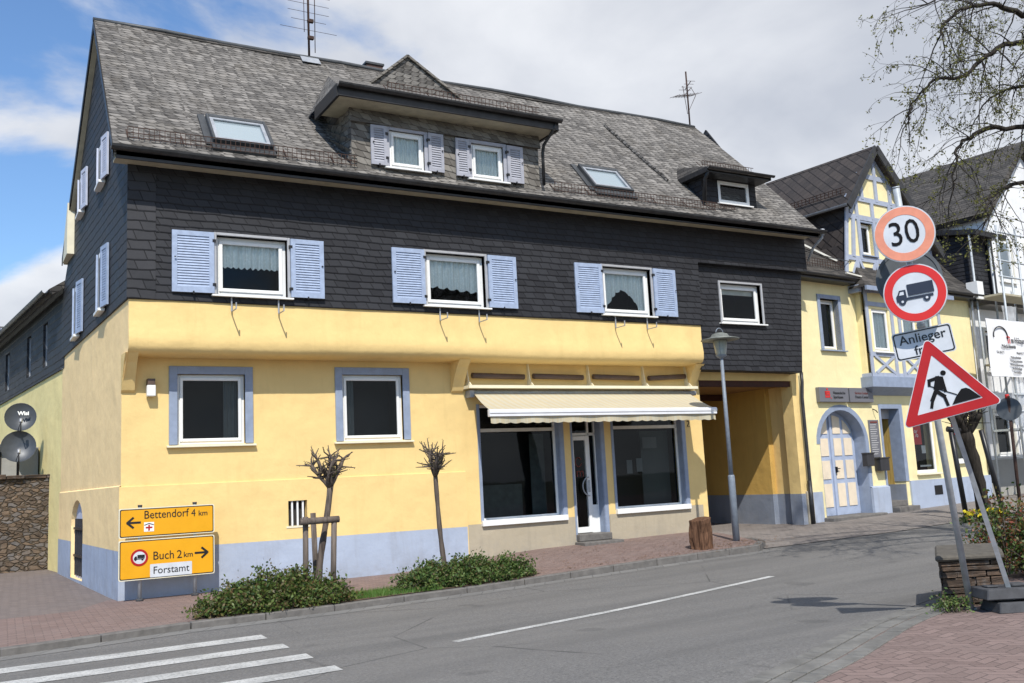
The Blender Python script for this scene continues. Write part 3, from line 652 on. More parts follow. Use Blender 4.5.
# upper slate walls
uw = MB(); uh = [(3.81, 5.07, 5.10, 6.15), (7.83, 9.14, 5.10, 6.15), (12.05, 13.36, 5.10, 6.15)]
uw.panel([(sk(FY) - .02, 4.95), (14.80, 4.94), (14.80, 6.45), (18.36, 6.45), (18.36, 7.62), (sk(FY) - .02, 7.62)], [rect(*h) for h in uh], FY - .03, FY + .15)
uw.box(14.8, 18.36, FY - .028, FY + .2, 6.435, 6.47); uw.add([(14.80, FY - .03, 4.94), (14.80, FY + .16, 4.94), (14.80, FY + .16, 6.45), (14.80, FY - .03, 6.45)], [(0, 1, 2, 3)])
uw.add([(sk(FY) - .02, FY - .03, 4.95), (14.8, FY - .03, 4.94), (14.8, FY + .03, 4.94), (sk(FY) - .02, FY + .03, 4.95)], [(0, 1, 2, 3)])
uw.add([(18.36, FY - .03, 6.45), (18.36, YB, 6.45), (18.36, YB, 7.6), (18.36, FY - .03, 7.6)], [(0, 1, 2, 3)])
build('slate_wall', uw, 'slate_wall', house)
gw = (15.54, 16.84, 5.07, 6.02); gb = MB(); gb.panel([(14.80, 3.94), (18.02, 3.90), (18.30, 6.45), (14.8, 6.45)], [rect(*gw)], FY + .12, FY + .28)
gb.add([(14.80, FY + .12, 3.94), (18.02, FY + .12, 3.90), (18.02, D + .15, 3.92), (14.8, D + .15, 3.94)], [(0, 1, 2, 3)]); gb.add([(18.02, FY + .12, 3.9), (18.02, D + .6, 3.9), (18.30, D + .6, 6.45), (18.30, FY + .12, 6.45)], [(0, 1, 2, 3)])
gb.add([(14.80, FY + .12, 3.94), (14.80, D + .2, 3.94), (14.80, D + .2, 5.0), (14.80, FY + .12, 5.0)], [(0, 1, 2, 3)])
build('slate_wall', gb, 'slate_wall', house)
ss = MB(); RZ = 11.08; RY = 19.6; sh_w = [(17.98, 19.45), (21.9, 24.1)]
ss.panel([(FY - .03, 4.95), (YB, 4.95), (YB, 6.4), (23.2, 7.3), (RY, RZ), (FY - .03, 7.55)], [], -.03, 0, side_fm(0)); ss.box(sk(FY) - .03, sk(FY) + .1, FY - .028, FY, 4.952, 7.5)
ss.add([(sk(FY) - .03, FY - .03, 4.95), (sk(FY) + .04, FY - .03, 4.95), (sk(YB) + .04, YB, 4.95), (sk(YB) - .03, YB, 4.95)], [(0, 1, 2, 3)])
build('slate_wall', ss, 'slate_side', house)
# corner slate boards
cb_ = MB(); cb_.box(sk(FY) - .038, sk(FY) + .42, FY - .042, FY - .028, 4.96, 7.55); build('corner_slates', cb_, 'slate_side', house)

curt = ['zig', 'scallop', 'arch']
for i, h in enumerate(uh): window(house, *h, FY - .03, back=.10, fw=.085, trim='greyframe', tw=.05, curtain=curt[i], room='darkroom' if i == 0 else True, shutters=((.70, .62), (.68, .66), (.68, .64))[i], brackets=True)
window(house, *gw, FY + .12, back=.10, fw=.085, trim='greyframe', tw=.05, shade=True)
for i, g in enumerate(gf):
    wo_ = window(house, *g, D, back=.07, fw=.07, trim='trim_blue', tw=.14, sillmat='cream', room='darkroom')
    c_ = MB(); cx0, cx1 = (g[0] + .1, g[0] + .3) if i else (g[1] - .34, g[1] - .1); n_ = 16; vs = []
    for k in range(n_ + 1): t_ = k / n_; xx = cx0 + (cx1 - cx0) * t_; yy = D + .2 + .02 * math.sin(t_ * 22); vs += [(xx, yy, g[3] - .08), (xx, yy, g[2] + .08)]
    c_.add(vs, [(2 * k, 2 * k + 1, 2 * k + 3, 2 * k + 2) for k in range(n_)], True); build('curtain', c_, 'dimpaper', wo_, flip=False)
# small barred cellar window
wv = MB(); wv.box(5.19, 5.52, D + .10, D + .12, 1.03, 1.46); vw = build('cellar_window', wv, 'darkroom', house)
wb = MB()
for k in range(3): wb.box(5.245 + k * .1, 5.275 + k * .1, D + .0, D + .03, 1.02, 1.47)
build('grille', wb, 'white', vw); wb = MB(); wb.box(5.14, 5.57, D - .04, D, .985, 1.02); build('sill', wb, 'cream', vw)

# side windows (shutters open against the gable)
def side_window(y0, y1, z0, z1, ws, mat):
    x = sk((y0 + y1) / 2) - .03; f = MB(); f.box(x - .04, x + .0, y0 + ws, y1 - ws, z0, z1); root = build('window', f, 'white', house)
    p = MB(); p.box(x - .043, x - .041, y0 + ws + .1, y1 - ws - .1, z0 + .1, z1 - .1); build('pane', p, 'darkroom', root)
    s_ = MB(); s_.box(x - .12, x, y0 + ws - .03, y1 - ws + .03, z0 - .05, z0); build('sill', s_, 'white', root)
    for a in (0, 1):
        m = MB(); hy = y0 + ws if a == 0 else y1 - ws; dy = -1 if a == 0 else 1
        for (u0, u1, v0, v1) in ((0, .07, z0, z1), (ws - .07, ws, z0, z1), (.07, ws - .07, z0, z0 + .08), (.07, ws - .07, z1 - .08, z1)): 
            m.box(x - .085, x - .05, *sorted((hy + dy * u0, hy + dy * u1)), v0, v1)
        zz_ = z0 + .08
        while zz_ < z1 - .09: m.box(x - .075, x - .055, *sorted((hy + dy * .07, hy + dy * (ws - .07))), zz_, zz_ + .034); zz_ += .047
        T = Matrix.Translation((x - .05, hy, 0)) @ Matrix.Rotation(-dy * R(9 if a == 0 else 6), 4, 'Z') @ Matrix.Translation((-(x - .05), -hy, 0)); m.v = [T @ p for p in m.v]; build('shutter', m, mat, root)
side_window(18.3, 19.75, 5.14, 6.28, .42, 'shutter'); side_window(21.15, 22.7, 5.1, 6.2, .45, 'shutter')
side_window(18.4, 19.8, 7.6, 8.42, .40, 'shutter_pale'); side_window(20.75, 22.15, 7.65, 8.48, .40, 'shutter_pale')

# roof
EY, EZ = 16.25, 7.42; rs = (11.17 - EZ) / (RY - EY)
rf = MB(); XL0, XLr, XLb = 2.06, 2.10, 1.93
prof_f = [(EY - .02, EZ - .06), (EY + .75, EZ + .72), (RY, 11.27)]
def roof_slab(mb, a, b, c_, d_, t):  # quad with thickness downwards
    n = (Vector(b) - Vector(a)).cross(Vector(d_) - Vector(a)).normalized(); 
    if n.z < 0: n = -n
    mb.hexa([Vector(p) - n * t for p in (a, b, c_, d_)], [Vector(p) for p in (a, b, c_, d_)])
XR0, XRr = 18.42, 17.62
def xr(y): return XR0 + (XRr - XR0) * (y - EY) / (RY - EY)
# the front slope, gently sagging
nx = 36; ny = 10; vs = []; fs = []
for j in range(ny + 1):
    y = EY + (RY - EY) * j / ny; z = EZ + (y - EY) * rs; 
    if j == 0: z -= .03
    xl = XL0 + (XLr - XL0) * j / ny; xrr = xr(y)
    for i in range(nx + 1):
        x = xl + (xrr - xl) * i / nx; sag = .05 * math.sin(x * .7 + 1) * math.sin(math.pi * j / ny) + (.025 * math.sin(x * .9) + .012 * math.sin(x * 2.9)) * (j / ny)
        vs.append((x, y, z + sag - .03))
for j in range(ny):
    for i in range(nx): fs.append((j * (nx + 1) + i, j * (nx + 1) + i + 1, (j + 1) * (nx + 1) + i + 1, (j + 1) * (nx + 1) + i))
rf.add(vs, fs, False)
rf.add([(XL0, EY, EZ - .14), (XLr, RY, 11.0), (XLr, RY, 11.14), (XL0, EY, EZ - .04)], [(0, 1, 2, 3)])
rf.add([(XR0, EY, EZ - .2), (XRr, RY, 11.0), (XRr, RY, 11.14), (XR0, EY, EZ - .03)], [(0, 1, 2, 3)])
rf.add([(XL0, EY, EZ - .06), (XR0, EY, EZ - .06), (XR0, EY, EZ - .2), (XL0, EY, EZ - .17)], [(0, 1, 2, 3)])
front_roof = build('roof', rf, 'slate_roof', house, flip=True)
rb = MB(); roof_slab(rb, (XLr, RY, 11.15), (XRr, RY, 11.15), (XR0, 24.4, 6.6), (XLb, 23.65, 7.27), .12); build('roof', rb, 'slate_dark', house)
eg = MB(); eg.prism([(EY + .6, EZ), (RY, 11.12), (24.4, 6.9), (24.4, 6.6), (EY + .6, 6.6)], 18.0, 18.05, 'x'); build('gable_wall', eg, 'slate_wall', house)
rc = MB(); rc.tube([(XLr - .02 + (XRr - XLr) * i / 12, RY, 11.15 + .02 * math.sin(i * 1.9)) for i in range(13)], .05, 6); build('ridge_cap', rc, 'lead', front_roof)
# verge boards and wide soffits of the left gable
vg = MB()
def strip(mb, pa, pb, w_, t, dn): mb.hexa([Vector(pa), Vector(pb), Vector(pb) + Vector((w_, 0, 0)), Vector(pa) + Vector((w_, 0, 0))], [Vector(pa) + Vector(dn), Vector(pb) + Vector(dn), Vector(pb) + Vector((w_, 0, 0)) + Vector(dn), Vector(pa) + Vector((w_, 0, 0)) + Vector(dn)])
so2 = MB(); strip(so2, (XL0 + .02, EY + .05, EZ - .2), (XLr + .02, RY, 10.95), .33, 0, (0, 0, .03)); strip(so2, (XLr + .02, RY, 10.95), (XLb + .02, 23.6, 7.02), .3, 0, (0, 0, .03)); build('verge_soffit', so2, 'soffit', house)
strip(vg, (XL0 - .015, EY, EZ - .2), (XLr - .015, RY, 10.98), .02, 0, (0, 0, .15)); strip(vg, (XLr - .015, RY, 10.98), (XLb - .015, 23.65, 7.0), .02, 0, (0, 0, .17)); build('verge_board', vg, 'gutter', house)
bx = MB(); bx.prism([(23.6, 7.05), (23.6, 7.3), (22.6, 8.2), (22.6, 7.05)], XLb, XLb + .35, 'x'); build('eave_box', bx, 'cream', house)
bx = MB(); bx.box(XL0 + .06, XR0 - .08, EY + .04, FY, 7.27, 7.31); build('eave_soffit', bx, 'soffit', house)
bx = MB(); bx.box(XL0 + .04, XR0 - .06, EY + .0, EY + .035, 7.20, 7.42); build('fascia', bx, 'gutter', house)
def half_gutter(mb, a, b, r_=.075, n=7):
    a = Vector(a); b = Vector(b); d = (b - a).normalized(); u = d.cross(Vector((0, 0, 1))).normalized(); vs = []; fs = []
    for p in (a, b):
        for k in range(n + 1): t = math.pi * k / n; vs.append(p + u * math.cos(t) * r_ - Vector((0, 0, 1)) * math.sin(t) * r_)
        for k in range(n + 1): t = math.pi * (n - k) / n; vs.append(p + u * math.cos(t) * (r_ - .008) - Vector((0, 0, 1)) * math.sin(t) * (r_ - .008))
    m = 2 * (n + 1)
    for k in range(m): fs.append((k, (k + 1) % m, m + (k + 1) % m, m + k))
    fs += [tuple(range(m)), tuple(range(m, 2 * m))]; mb.add(vs, fs)
gt = MB(); half_gutter(gt, (XL0 - .05, EY - .085, 7.385), (XR0 + .08, EY - .085, 7.36), .085); build('gutter', gt, 'gutter', house)
# snow guards
def snow_guard(x0, x1, y, z, hgt=.2, parent=house, T=None, step=.085):
    g = MB(T)
    for dz in (.02, hgt / 2, hgt): g.box(x0, x1, y - .006, y + .006, z + dz - .006, z + dz + .006)
    x = x0
    while x < x1: g.box(x - .005, x + .005, y - .008, y - .002, z, z + hgt); x += step
    x = x0
    while x < x1: g.beam((x, y, z + .02), (x, y + .2, z + .22), .02, .008); x += .9
    return build('snow_guard', g, 'rust', parent, flip=True)
snow_guard(2.3, 6.35, 16.42, EZ + .2); snow_guard(10.75, 15.2, 16.42, EZ + .2)
# skylights, lying on the slope
def on_slope(x, y): return Vector((x, y, EZ + (y - EY) * rs))
def skylight(x0, x1, y0, y1):
    tdir = Vector((0, 1, rs)).normalized(); nrm = Vector((0, -rs, 1)).normalized(); Lh = (on_slope(x0, y1) - on_slope(x0, y0)).length
    T = Matrix.Translation(on_slope(x0, y0)) @ Matrix(((1, 0, 0, 0), (0, tdir.y, nrm.y, 0), (0, tdir.z, nrm.z, 0), (0, 0, 0, 1))); W = x1 - x0; m = MB(T)
    for b in ((0, .05, 0, Lh), (W - .05, W, 0, Lh), (.05, W - .05, 0, .06), (.05, W - .05, Lh - .1, Lh)): m.box(*b, -.02, .10)
    o = build('skylight', m, 'lead', house, bevel=.01); m = MB(T); m.box(.05, W - .05, .06, Lh - .1, .03, .05); build('pane', m, 'skyglass', o)
    m = MB(T)
    for b in ((.04, .11, .05, Lh - .09), (W - .11, W - .04, .05, Lh - .09), (.11, W - .11, .05, .12), (.11, W - .11, Lh - .16, Lh - .09)): m.box(*b, .06, .085)
    build('frame', m, 'zinc', o); m = MB(T); m.box(-.12, -.0, -.05, Lh + .1, -.03, .012); m.box(W, W + .06, -.05, Lh, -.03, .02); m.box(-.02, W + .02, -.2, 0, -.03, .02); build('flashing', m, 'lead', o)
skylight(3.72, 4.80, 16.56, 17.18); skylight(11.92, 12.98, 16.64, 17.26)

# big dormer
DY = 16.45; dw = [(7.02, 7.76, 7.70, 8.44), (8.80, 9.54, 7.68, 8.42)]
dm = MB(); dm.panel([(6.26, 7.4), (10.40, 7.4), (10.40, 8.8), (6.26, 8.8)], [rect(*d_) for d_ in dw], DY, DY + .12)
for xx in (6.26, 10.40): dm.add([(xx, DY, 7.4), (xx, DY, 8.8), (xx, 17.75, 8.9)], [(0, 1, 2)])
dormer = build('dormer', dm, 'slate_dormer', house, flip=True)
ub = MB(); ub.hexa([(6.23, DY - .07, 8.50), (10.43, DY - .07, 8.50), (10.43, DY, 8.50), (6.23, DY, 8.50)], [(6.23, DY - .0, 8.82), (10.43, DY - .0, 8.82), (10.43, DY + .05, 8.82), (6.23, DY + .05, 8.82)]); build('slate_apron', ub, 'slate_dormer', dormer)
dr = MB(); dx0, dx1, dy0, dz0 = 5.84, 10.62, 15.97, 8.98
ds = .50; dyb = (dz0 - EZ + rs * EY - ds * dy0) / (rs - ds)
zb_ = dz0 + ds * (dyb - dy0)
yh = EY + (dz0 - EZ) / rs; dr.add([(dx0, dy0, dz0), (dx1, dy0, dz0), (dx1 - .9, dyb, zb_ + .03), (dx0 + .9, dyb, zb_ + .03)], [(0, 1, 2, 3)]); dr.add([(dx0, dy0, dz0), (dx0 + .9, dyb, zb_ + .03), (dx0, yh + .05, dz0)], [(0, 1, 2)]); dr.add([(dx1, dy0, dz0), (dx1 - .9, dyb, zb_ + .03), (dx1, yh + .05, dz0)], [(0, 1, 2)])
build('dormer_roof', dr, 'slate_roof', dormer)
dc = MB()
for xx in (dx0, dx1):
    yy = EY + (dz0 - .22 - EZ) / rs; dc.add([(xx, dy0, dz0 - .02), (xx + (.25 if xx == dx0 else -.2), dyb, zb_ + .02), (xx, yy, dz0 - .2), (xx, dy0, dz0 - .2)], [(0, 1, 2, 3)])
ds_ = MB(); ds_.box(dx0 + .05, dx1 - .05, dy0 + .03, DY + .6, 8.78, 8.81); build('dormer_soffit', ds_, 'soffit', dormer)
df = MB(); df.box(dx0, dx1, dy0 - .03, dy0 + .02, 8.77, 8.98); half_gutter(df, (dx0 - .03, dy0 - .1, 8.98), (dx1 + .03, dy0 - .1, 8.97), .07); df.box(dx0 - .02, dx0 + .03, dy0, 17.25, 8.76, 9.0); df.box(dx1 - .03, dx1 + .02, dy0, 17.25, 8.76, 9.0); build('gutter', df, 'gutter', dormer)
dp = MB(); dp.tube([(10.52, 15.95, 8.9), (10.52, 15.95, 8.8), (10.46, 16.3, 8.55), (10.46, 16.36, 8.4), (10.46, 16.38, 7.7)], .035, 8); build('downpipe', dp, 'gutter', dormer)
snow_guard(6.9, 10.3, 16.15, 9.08, .2)
for i, d_ in enumerate(dw): window(house, *d_, DY, back=.03, fw=.07, trim='shutter_old', tw=.07, curtain='full', shutters=((.32, .33), (.30, .38))[i], shmat='shutter_old')
# flared slates at the foot of the dormer cheek
fl = MB(); 
for k in range(6): fl.add([(6.26, DY + .0, 7.5 + k * .22), (6.26, DY + .28 + k * .19, 7.65 + k * .22), (6.26 - .33 + k * .05, DY + .35 + k * .19, 7.97 + k * .215)], [(0, 1, 2)])
build('cheek_slates', fl, 'slate_dormer', dormer, flip=False)
# cross gable over the dormer
pk = MB(); pkx, pkz, pky = 8.55, 11.22, 18.85
zl = EZ + (pky - EY) * rs
pk.add([(7.55, pky, zl), (10.0, pky, zl), (pkx, pky, pkz)], [(0, 1, 2)]); 
pk.add([(7.5, pky - .03, zl - .02), (pkx, pky - .03, pkz + .04), (pkx, 20.2, pkz + .04), (7.5, 20.0, zl - .02)], [(0, 1, 2, 3)]); pk.add([(10.05, pky - .03, zl - .02), (pkx, pky - .03, pkz + .04), (pkx, 20.2, pkz + .04), (10.05, 20.0, zl - .02)], [(0, 1, 2, 3)])
build('cross_gable', pk, 'slate_roof', house)
pv = MB(); pv.beam((7.5, pky - .04, zl), (pkx, pky - .04, pkz + .03), .05, .05); pv.beam((10.05, pky - .04, zl), (pkx, pky - .04, pkz + .03), .05, .05); build('verge_slates', pv, 'slate_dormer', house)
ch = MB(); ch.box(8.0, 8.40, 19.9, 20.3, 10.8, 11.42); ch_ = build('chimney', ch, 'chimney', house); ch = MB(); ch.box(7.97, 8.43, 19.87, 20.33, 11.42, 11.47); build('chimney_cap', ch, 'lead', ch_)
ch = MB(); ch.box(17.95, 18.2, 20.2, 20.4, 10.6, 11.35); build('chimney', ch, 'chimney', house)
# ochre snow-stop step in the right part of the slope (ridge of thicker slates)
st = MB(); 
for i in range(3, 13):
    a_ = on_slope(13.9 + i * .05, 19.5 - i * .17); b_ = on_slope(13.9 + (i + 1) * .05, 19.5 - (i + 1) * .17); st.beam(a_ + Vector((0, -.01, .0)), b_ + Vector((0, -.01, -.03)), .06, .05)
build('slate_seam', st, 'slate_roof', front_roof)
# small dormer at the right
SY = 16.72; sd = MB(); sd.panel([(15.10, 7.7), (16.82, 7.7), (16.82, 8.56), (15.10, 8.56)], [rect(15.60, 16.60, 7.95, 8.50)], SY, SY + .12)
for xx in (15.10, 16.82): sd.add([(xx, SY, 7.6), (xx, SY, 8.56), (xx, 17.35, 8.75)], [(0, 1, 2)])
sdo = build('dormer', sd, 'slate_wall', house)
sr = MB(); z0_ = 8.64; y0_ = 16.3; s2 = .30; yb2 = (z0_ - EZ + rs * EY - s2 * y0_) / (rs - s2); zb2 = z0_ + s2 * (yb2 - y0_) + .03; roof_slab(sr, (14.95, y0_, z0_), (16.95, y0_, z0_), (16.7, yb2 + .1, zb2), (15.3, yb2 + .1, zb2), .07); yh2 = EY + (z0_ - EZ) / rs; sr.add([(14.95, y0_, z0_), (15.3, yb2 + .1, zb2), (14.95, yh2 + .05, z0_)], [(0, 1, 2)]); sr.add([(16.95, y0_, z0_), (16.7, yb2 + .1, zb2), (16.95, yh2 + .05, z0_)], [(0, 1, 2)]); build('dormer_roof', sr, 'slate_dark', sdo)
sr = MB(); sr.box(14.94, 14.97, y0_, yh2, z0_ - .12, z0_); sr.box(16.93, 16.96, y0_, yh2, z0_ - .12, z0_); sr.box(14.97, 16.93, y0_ + .02, yh2 - .1, z0_ - .12, z0_ - .09); build('dormer_fascia', sr, 'gutter', sdo)
sr = MB(); half_gutter(sr, (14.9, y0_ - .06, z0_ - .02), (17.0, y0_ - .06, z0_ - .02), .05); build('gutter', sr, 'gutter', sdo)
sr = MB(); sr.tube([(15.0, 16.35, 8.55), (15.02, 16.5, 8.4), (15.04, 16.6, 7.85)], .045, 8); build('downpipe', sr, 'gutter', sdo)
window(house, 15.60, 16.60, 7.95, 8.50, SY, back=.0, fw=.085, sash=False, room='darkroom')
snow_guard(15.6, 17.3, 17.2, 8.95, .2); snow_guard(15.1, 15.9, 16.5, EZ + .3, .12)
sp_ = MB(); sp_.tube([(18.44, 16.2, 7.34), (18.44, 16.22, 7.2), (18.40, 16.5, 7.0), (18.40, 16.7, 6.7)], .035, 8); sp_.lathe([(.04, 0), (.06, .06), (.065, .16), (.05, .17)], (18.44, 16.2, 7.24), 10); build('rainwater_hopper', sp_, 'zinc', house)

# ridge antennas
def antenna(x, y, z0, parts):
    a_ = MB(); a_.tube([(x, y, z0), (x, y, z0 + parts['h'])], .025, 6)
    for (zc, dx, dy, n, ln, ang) in parts['booms']:
        d_ = Vector((math.cos(R(ang)) * dx, math.sin(R(ang)) * dx, dy)); p0 = Vector((x, y, z0 + zc)) - d_ * .35; p1 = Vector((x, y, z0 + zc)) + d_ * .65; a_.tube([p0, p1], .011, 5)
        s_ = Vector((-math.sin(R(ang)), math.cos(R(ang)), 0))
        for k in range(n): c0 = p0.lerp(p1, k / (n - 1)); l_ = ln * (1 - .4 * k / n); a_.tube([c0 - s_ * l_ / 2, c0 + s_ * l_ / 2], .006, 4)
    return a_
an = antenna(6.52, RY, 11.2, dict(h=2.6, booms=[])); 
for k, (zz_, l_) in enumerate([(1.62, 1.5), (1.42, 1.0), (1.22, .95), (1.02, .95), (.82, .8), (.6, 1.3), (1.75, 1.1)]): an.tube([(6.52 - l_ * .5, RY - .02, 11.2 + zz_), (6.52 + l_ * .5, RY - .02, 11.2 + zz_ + .0)], .005, 4)
an.tube([(6.42, RY, 11.75), (6.42, RY, 12.6)], .008, 5); an.tube([(6.52, RY, 13.7), (7.6, RY - .3, 12.9)], .012, 5); an.tube([(6.66, RY, 11.3), (6.68, RY, 13.8)], .01, 5)
for zz_ in (11.6, 12.0): an.box(6.5, 6.63, RY - .04, RY + .04, zz_, zz_ + .07)
build('antenna', an, 'rust', house)
fl = MB(); fl.box(6.25, 6.85, RY - .5, RY - .02, 11.0, 11.02); T_ = None
lp = MB(); roof_slab(lp, on_slope(6.3, 19.38) + Vector((0, 0, .03)), on_slope(6.72, 19.38) + Vector((0, 0, .03)), on_slope(6.72, 19.56) + Vector((0, 0, .03)), on_slope(6.3, 19.56) + Vector((0, 0, .03)), .01); build('flashing', lp, 'zinc', front_roof)
an = antenna(17.45, RY, 11.1, dict(h=1.65, booms=[(.95, 1.1, -.35, 7, .5, 200), (1.2, .5, .05, 4, .35, 250)])); an.tube([(17.3, RY, 12.3), (17.4, RY, 11.5), (17.75, RY, 12.1), (17.6, RY, 12.3), (17.3, RY, 12.0)], .01, 4); build('antenna', an, 'rust', house)
an = antenna(19.0, 21.5, 11.2, dict(h=.9, booms=[(.55, .9, .05, 6, .4, 10)])); an.tube([(18.2, 21, 10.4), (19.0, 21.5, 11.2)], .03, 6); build('antenna', an, 'zinc', house)

# wall lamp on the left
wl = MB(); wl.box(2.74, 2.88, D - .17, D - .03, 3.36, 3.55); wlo = build('wall_lamp', wl, 'white', house, bevel=.01); wl = MB(); wl.box(2.75, 2.87, D - .16, D, 3.56, 3.66); build('lamp_cap', wl, 'brownpanel', wlo)

# shop: windows, door
def shopwin(x0, x1, z0, z1, ft):
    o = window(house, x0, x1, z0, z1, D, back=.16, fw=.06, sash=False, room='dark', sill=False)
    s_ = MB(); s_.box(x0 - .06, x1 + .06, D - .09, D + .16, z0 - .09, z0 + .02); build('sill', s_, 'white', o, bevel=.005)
    t = MB(); t.box(x0 + .06, x1 - .06, D + .14, D + .19, 2.64, 2.71); build('transom', t, 'offwhite', o)
    j = MB(); j.box(x0 - .06, x0, D - .012, D + .155, z0, 3.2); j.box(x1, x1 + .10, D - .012, D + .155, z0, 3.2); j.box(x1 - .012, x1, D + .0, D + .155, z0, 3.2); j.box(x0, x0 + .012, D, D + .155, z0, 3.2); build('trim', j, 'trim_blue', o); return o
s1 = shopwin(9.17, 11.08, .84, 3.2, 0); s2_ = shopwin(12.48, 14.42, .88, 3.2, 0)
# things inside the right shop window: pale notices on the pane, a panel deep inside
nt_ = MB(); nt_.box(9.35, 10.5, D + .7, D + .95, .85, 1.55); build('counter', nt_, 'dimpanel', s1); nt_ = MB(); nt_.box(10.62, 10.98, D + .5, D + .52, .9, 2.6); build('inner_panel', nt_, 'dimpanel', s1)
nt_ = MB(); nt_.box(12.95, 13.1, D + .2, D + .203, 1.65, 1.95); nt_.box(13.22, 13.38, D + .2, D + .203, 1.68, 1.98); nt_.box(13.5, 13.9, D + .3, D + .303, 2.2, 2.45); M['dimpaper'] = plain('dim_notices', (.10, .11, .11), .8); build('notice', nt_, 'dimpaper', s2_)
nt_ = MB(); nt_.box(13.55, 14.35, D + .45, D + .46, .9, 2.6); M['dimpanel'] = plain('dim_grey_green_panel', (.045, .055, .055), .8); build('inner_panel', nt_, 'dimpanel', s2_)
dd = MB(); y0 = D + .2
for b in ((11.40, 11.46, y0, y0 + .06, .42, 3.2), (12.13, 12.20, y0, y0 + .06, .42, 3.2), (11.46, 12.14, y0, y0 + .06, 2.52, 2.58), (11.92, 11.97, y0, y0 + .06, .42, 3.2), (12.1, 12.14, y0, y0 + .06, .42, 3.2), (11.97, 12.1, y0, y0 + .055, .42, 1.02)): dd.box(*b)
dfr = build('door_frame', dd, 'white', house, bevel=.004)
dl = MB()
for b in ((11.465, 11.54, .44, 2.51), (11.84, 11.915, .44, 2.51), (11.54, 11.84, .44, .56), (11.54, 11.84, 2.42, 2.51)): dl.box(b[0], b[1], y0 - .03, y0 + .04, b[2], b[3])
dlo = build('door', dl, 'white', house, bevel=.004)
pn = MB(); pn.add([(11.53, y0 + .01, .55), (11.85, y0 + .01, .55), (11.85, y0 + .01, 2.43), (11.53, y0 + .01, 2.43)], [(0, 1, 2, 3)]); pn.add([(11.97, y0 + .02, 1.02), (12.1, y0 + .02, 1.02), (12.1, y0 + .02, 3.2), (11.97, y0 + .02, 3.2)], [(0, 1, 2, 3)]); pn.add([(11.46, y0 + .02, 2.58), (11.92, y0 + .02, 2.58), (11.92, y0 + .02, 3.2), (11.46, y0 + .02, 3.2)], [(0, 1, 2, 3)]); build('pane', pn, 'glass', dlo, flip=False)
hd = MB(); hd.tube([(11.86 - .17 * math.sin(math.pi * k / 10), y0 - .07, 1.42 + .2 * math.cos(math.pi * k / 10)) for k in range(11)], .014, 8); hd.box(11.86, 11.9, y0 - .05, y0 - .03, 1.3, 1.55); build('handle', hd, 'galv', dlo)
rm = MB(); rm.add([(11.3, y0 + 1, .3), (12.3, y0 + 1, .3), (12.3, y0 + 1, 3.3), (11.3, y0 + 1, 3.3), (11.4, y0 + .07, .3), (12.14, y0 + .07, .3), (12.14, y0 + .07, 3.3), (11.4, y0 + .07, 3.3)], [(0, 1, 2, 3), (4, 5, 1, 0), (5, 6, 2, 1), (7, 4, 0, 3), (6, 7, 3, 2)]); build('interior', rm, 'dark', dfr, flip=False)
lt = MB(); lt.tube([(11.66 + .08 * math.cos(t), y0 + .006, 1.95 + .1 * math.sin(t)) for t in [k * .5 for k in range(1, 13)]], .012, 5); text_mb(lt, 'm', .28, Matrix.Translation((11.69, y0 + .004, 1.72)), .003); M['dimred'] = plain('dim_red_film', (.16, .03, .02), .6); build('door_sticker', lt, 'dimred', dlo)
jt = MB(); jt.box(12.128, 12.14, D + 0, D + .3, .42, 3.2); build('trim', jt, 'trim_blue', house); jt = MB(); jt.box(11.355, 11.40, D - .012, D + .2, .3, 3.2); build('trim', jt, 'trim_blue', house); jt = MB(); jt.box(12.14, 12.235, D - .012, D + .2, .3, 3.2); build('trim', jt, 'trim_blue', house)
stp = MB(); stp.box(11.36, 12.2, D - .14, D + .22, .28, .43); stp.box(11.30, 12.3, D - .42, D - .02, .1, .28); build('step', stp, 'kerb', house, bevel=.015)
nb = MB(); nb.tube([(14.62 + .03 * math.cos(t) if t < 3 else 14.62 + .03 * math.cos(t), D - .01, 2.75 + .04 * math.sin(t)) for t in [2.6, 1.6, .6, -.3]] + [(14.59, D - .01, 2.66), (14.66, D - .01, 2.66)], .009, 5); build('house_number', nb, 'black', house)
# niche with dark slats above the awning
nc = MB()
for x in (8.90, 10.36, 11.88, 13.38, 14.62): nc.prism([(D, 3.56), (D - .26, 3.56), (D - .12, 3.68), (D - .06, 4.05), (D, 4.05)], x - .01, x + .01, 'x')
nc.box(8.80, 14.72, D - .34, D, 3.50, 3.56); build('awning_ledge', nc, 'cream', house)
tb = MB()
for x0, x1, dz in ((9.0, 10.22, 0), (10.45, 11.7, 0), (11.98, 13.2, 0), (13.5, 14.55, .05)): tb.tube([(x0, D - .10, 3.78 - dz * .4), (x1, D - .10, 3.76 + dz)], .06, 10)
build('louvre_tube', tb, 'brownpanel', house)
# awning
aw = thing('awning', 'cream striped awning with scalloped edge pulled out over the shop front', 'awning', (11.8, D, 3.4)); aw.parent = house; aw.location = Vector((11.8, D, 3.4)) - wloc(house)
for k_ in ('label', 'category'): del aw[k_]
m = MB(); ax0, ax1, ay, az = 8.58, 14.06, 15.95, 2.93
n = 40; vs = []; fs = []
for j in range(5):
    t = j / 4
    for i in range(n + 1): vs.append((9.0 - .32 * t + (ax1 + .55 - (9.0)) * i / n * 1.0 - (.0) + (-.05 * t) * i / n, D - .1 + (ay - D + .1) * t, 3.44 + (az + .04 - 3.44) * t - .03 * math.sin(math.pi * t)))
for j in range(4):
    for i in range(n): fs.append((j * (n + 1) + i, j * (n + 1) + i + 1, (j + 1) * (n + 1) + i + 1, (j + 1) * (n + 1) + i))
m.add(vs, fs, True); xa_ = vs[4 * (n + 1)][0]; xb_ = vs[-1][0]; build('awning_cloth', m, 'awning', aw, flip=False)
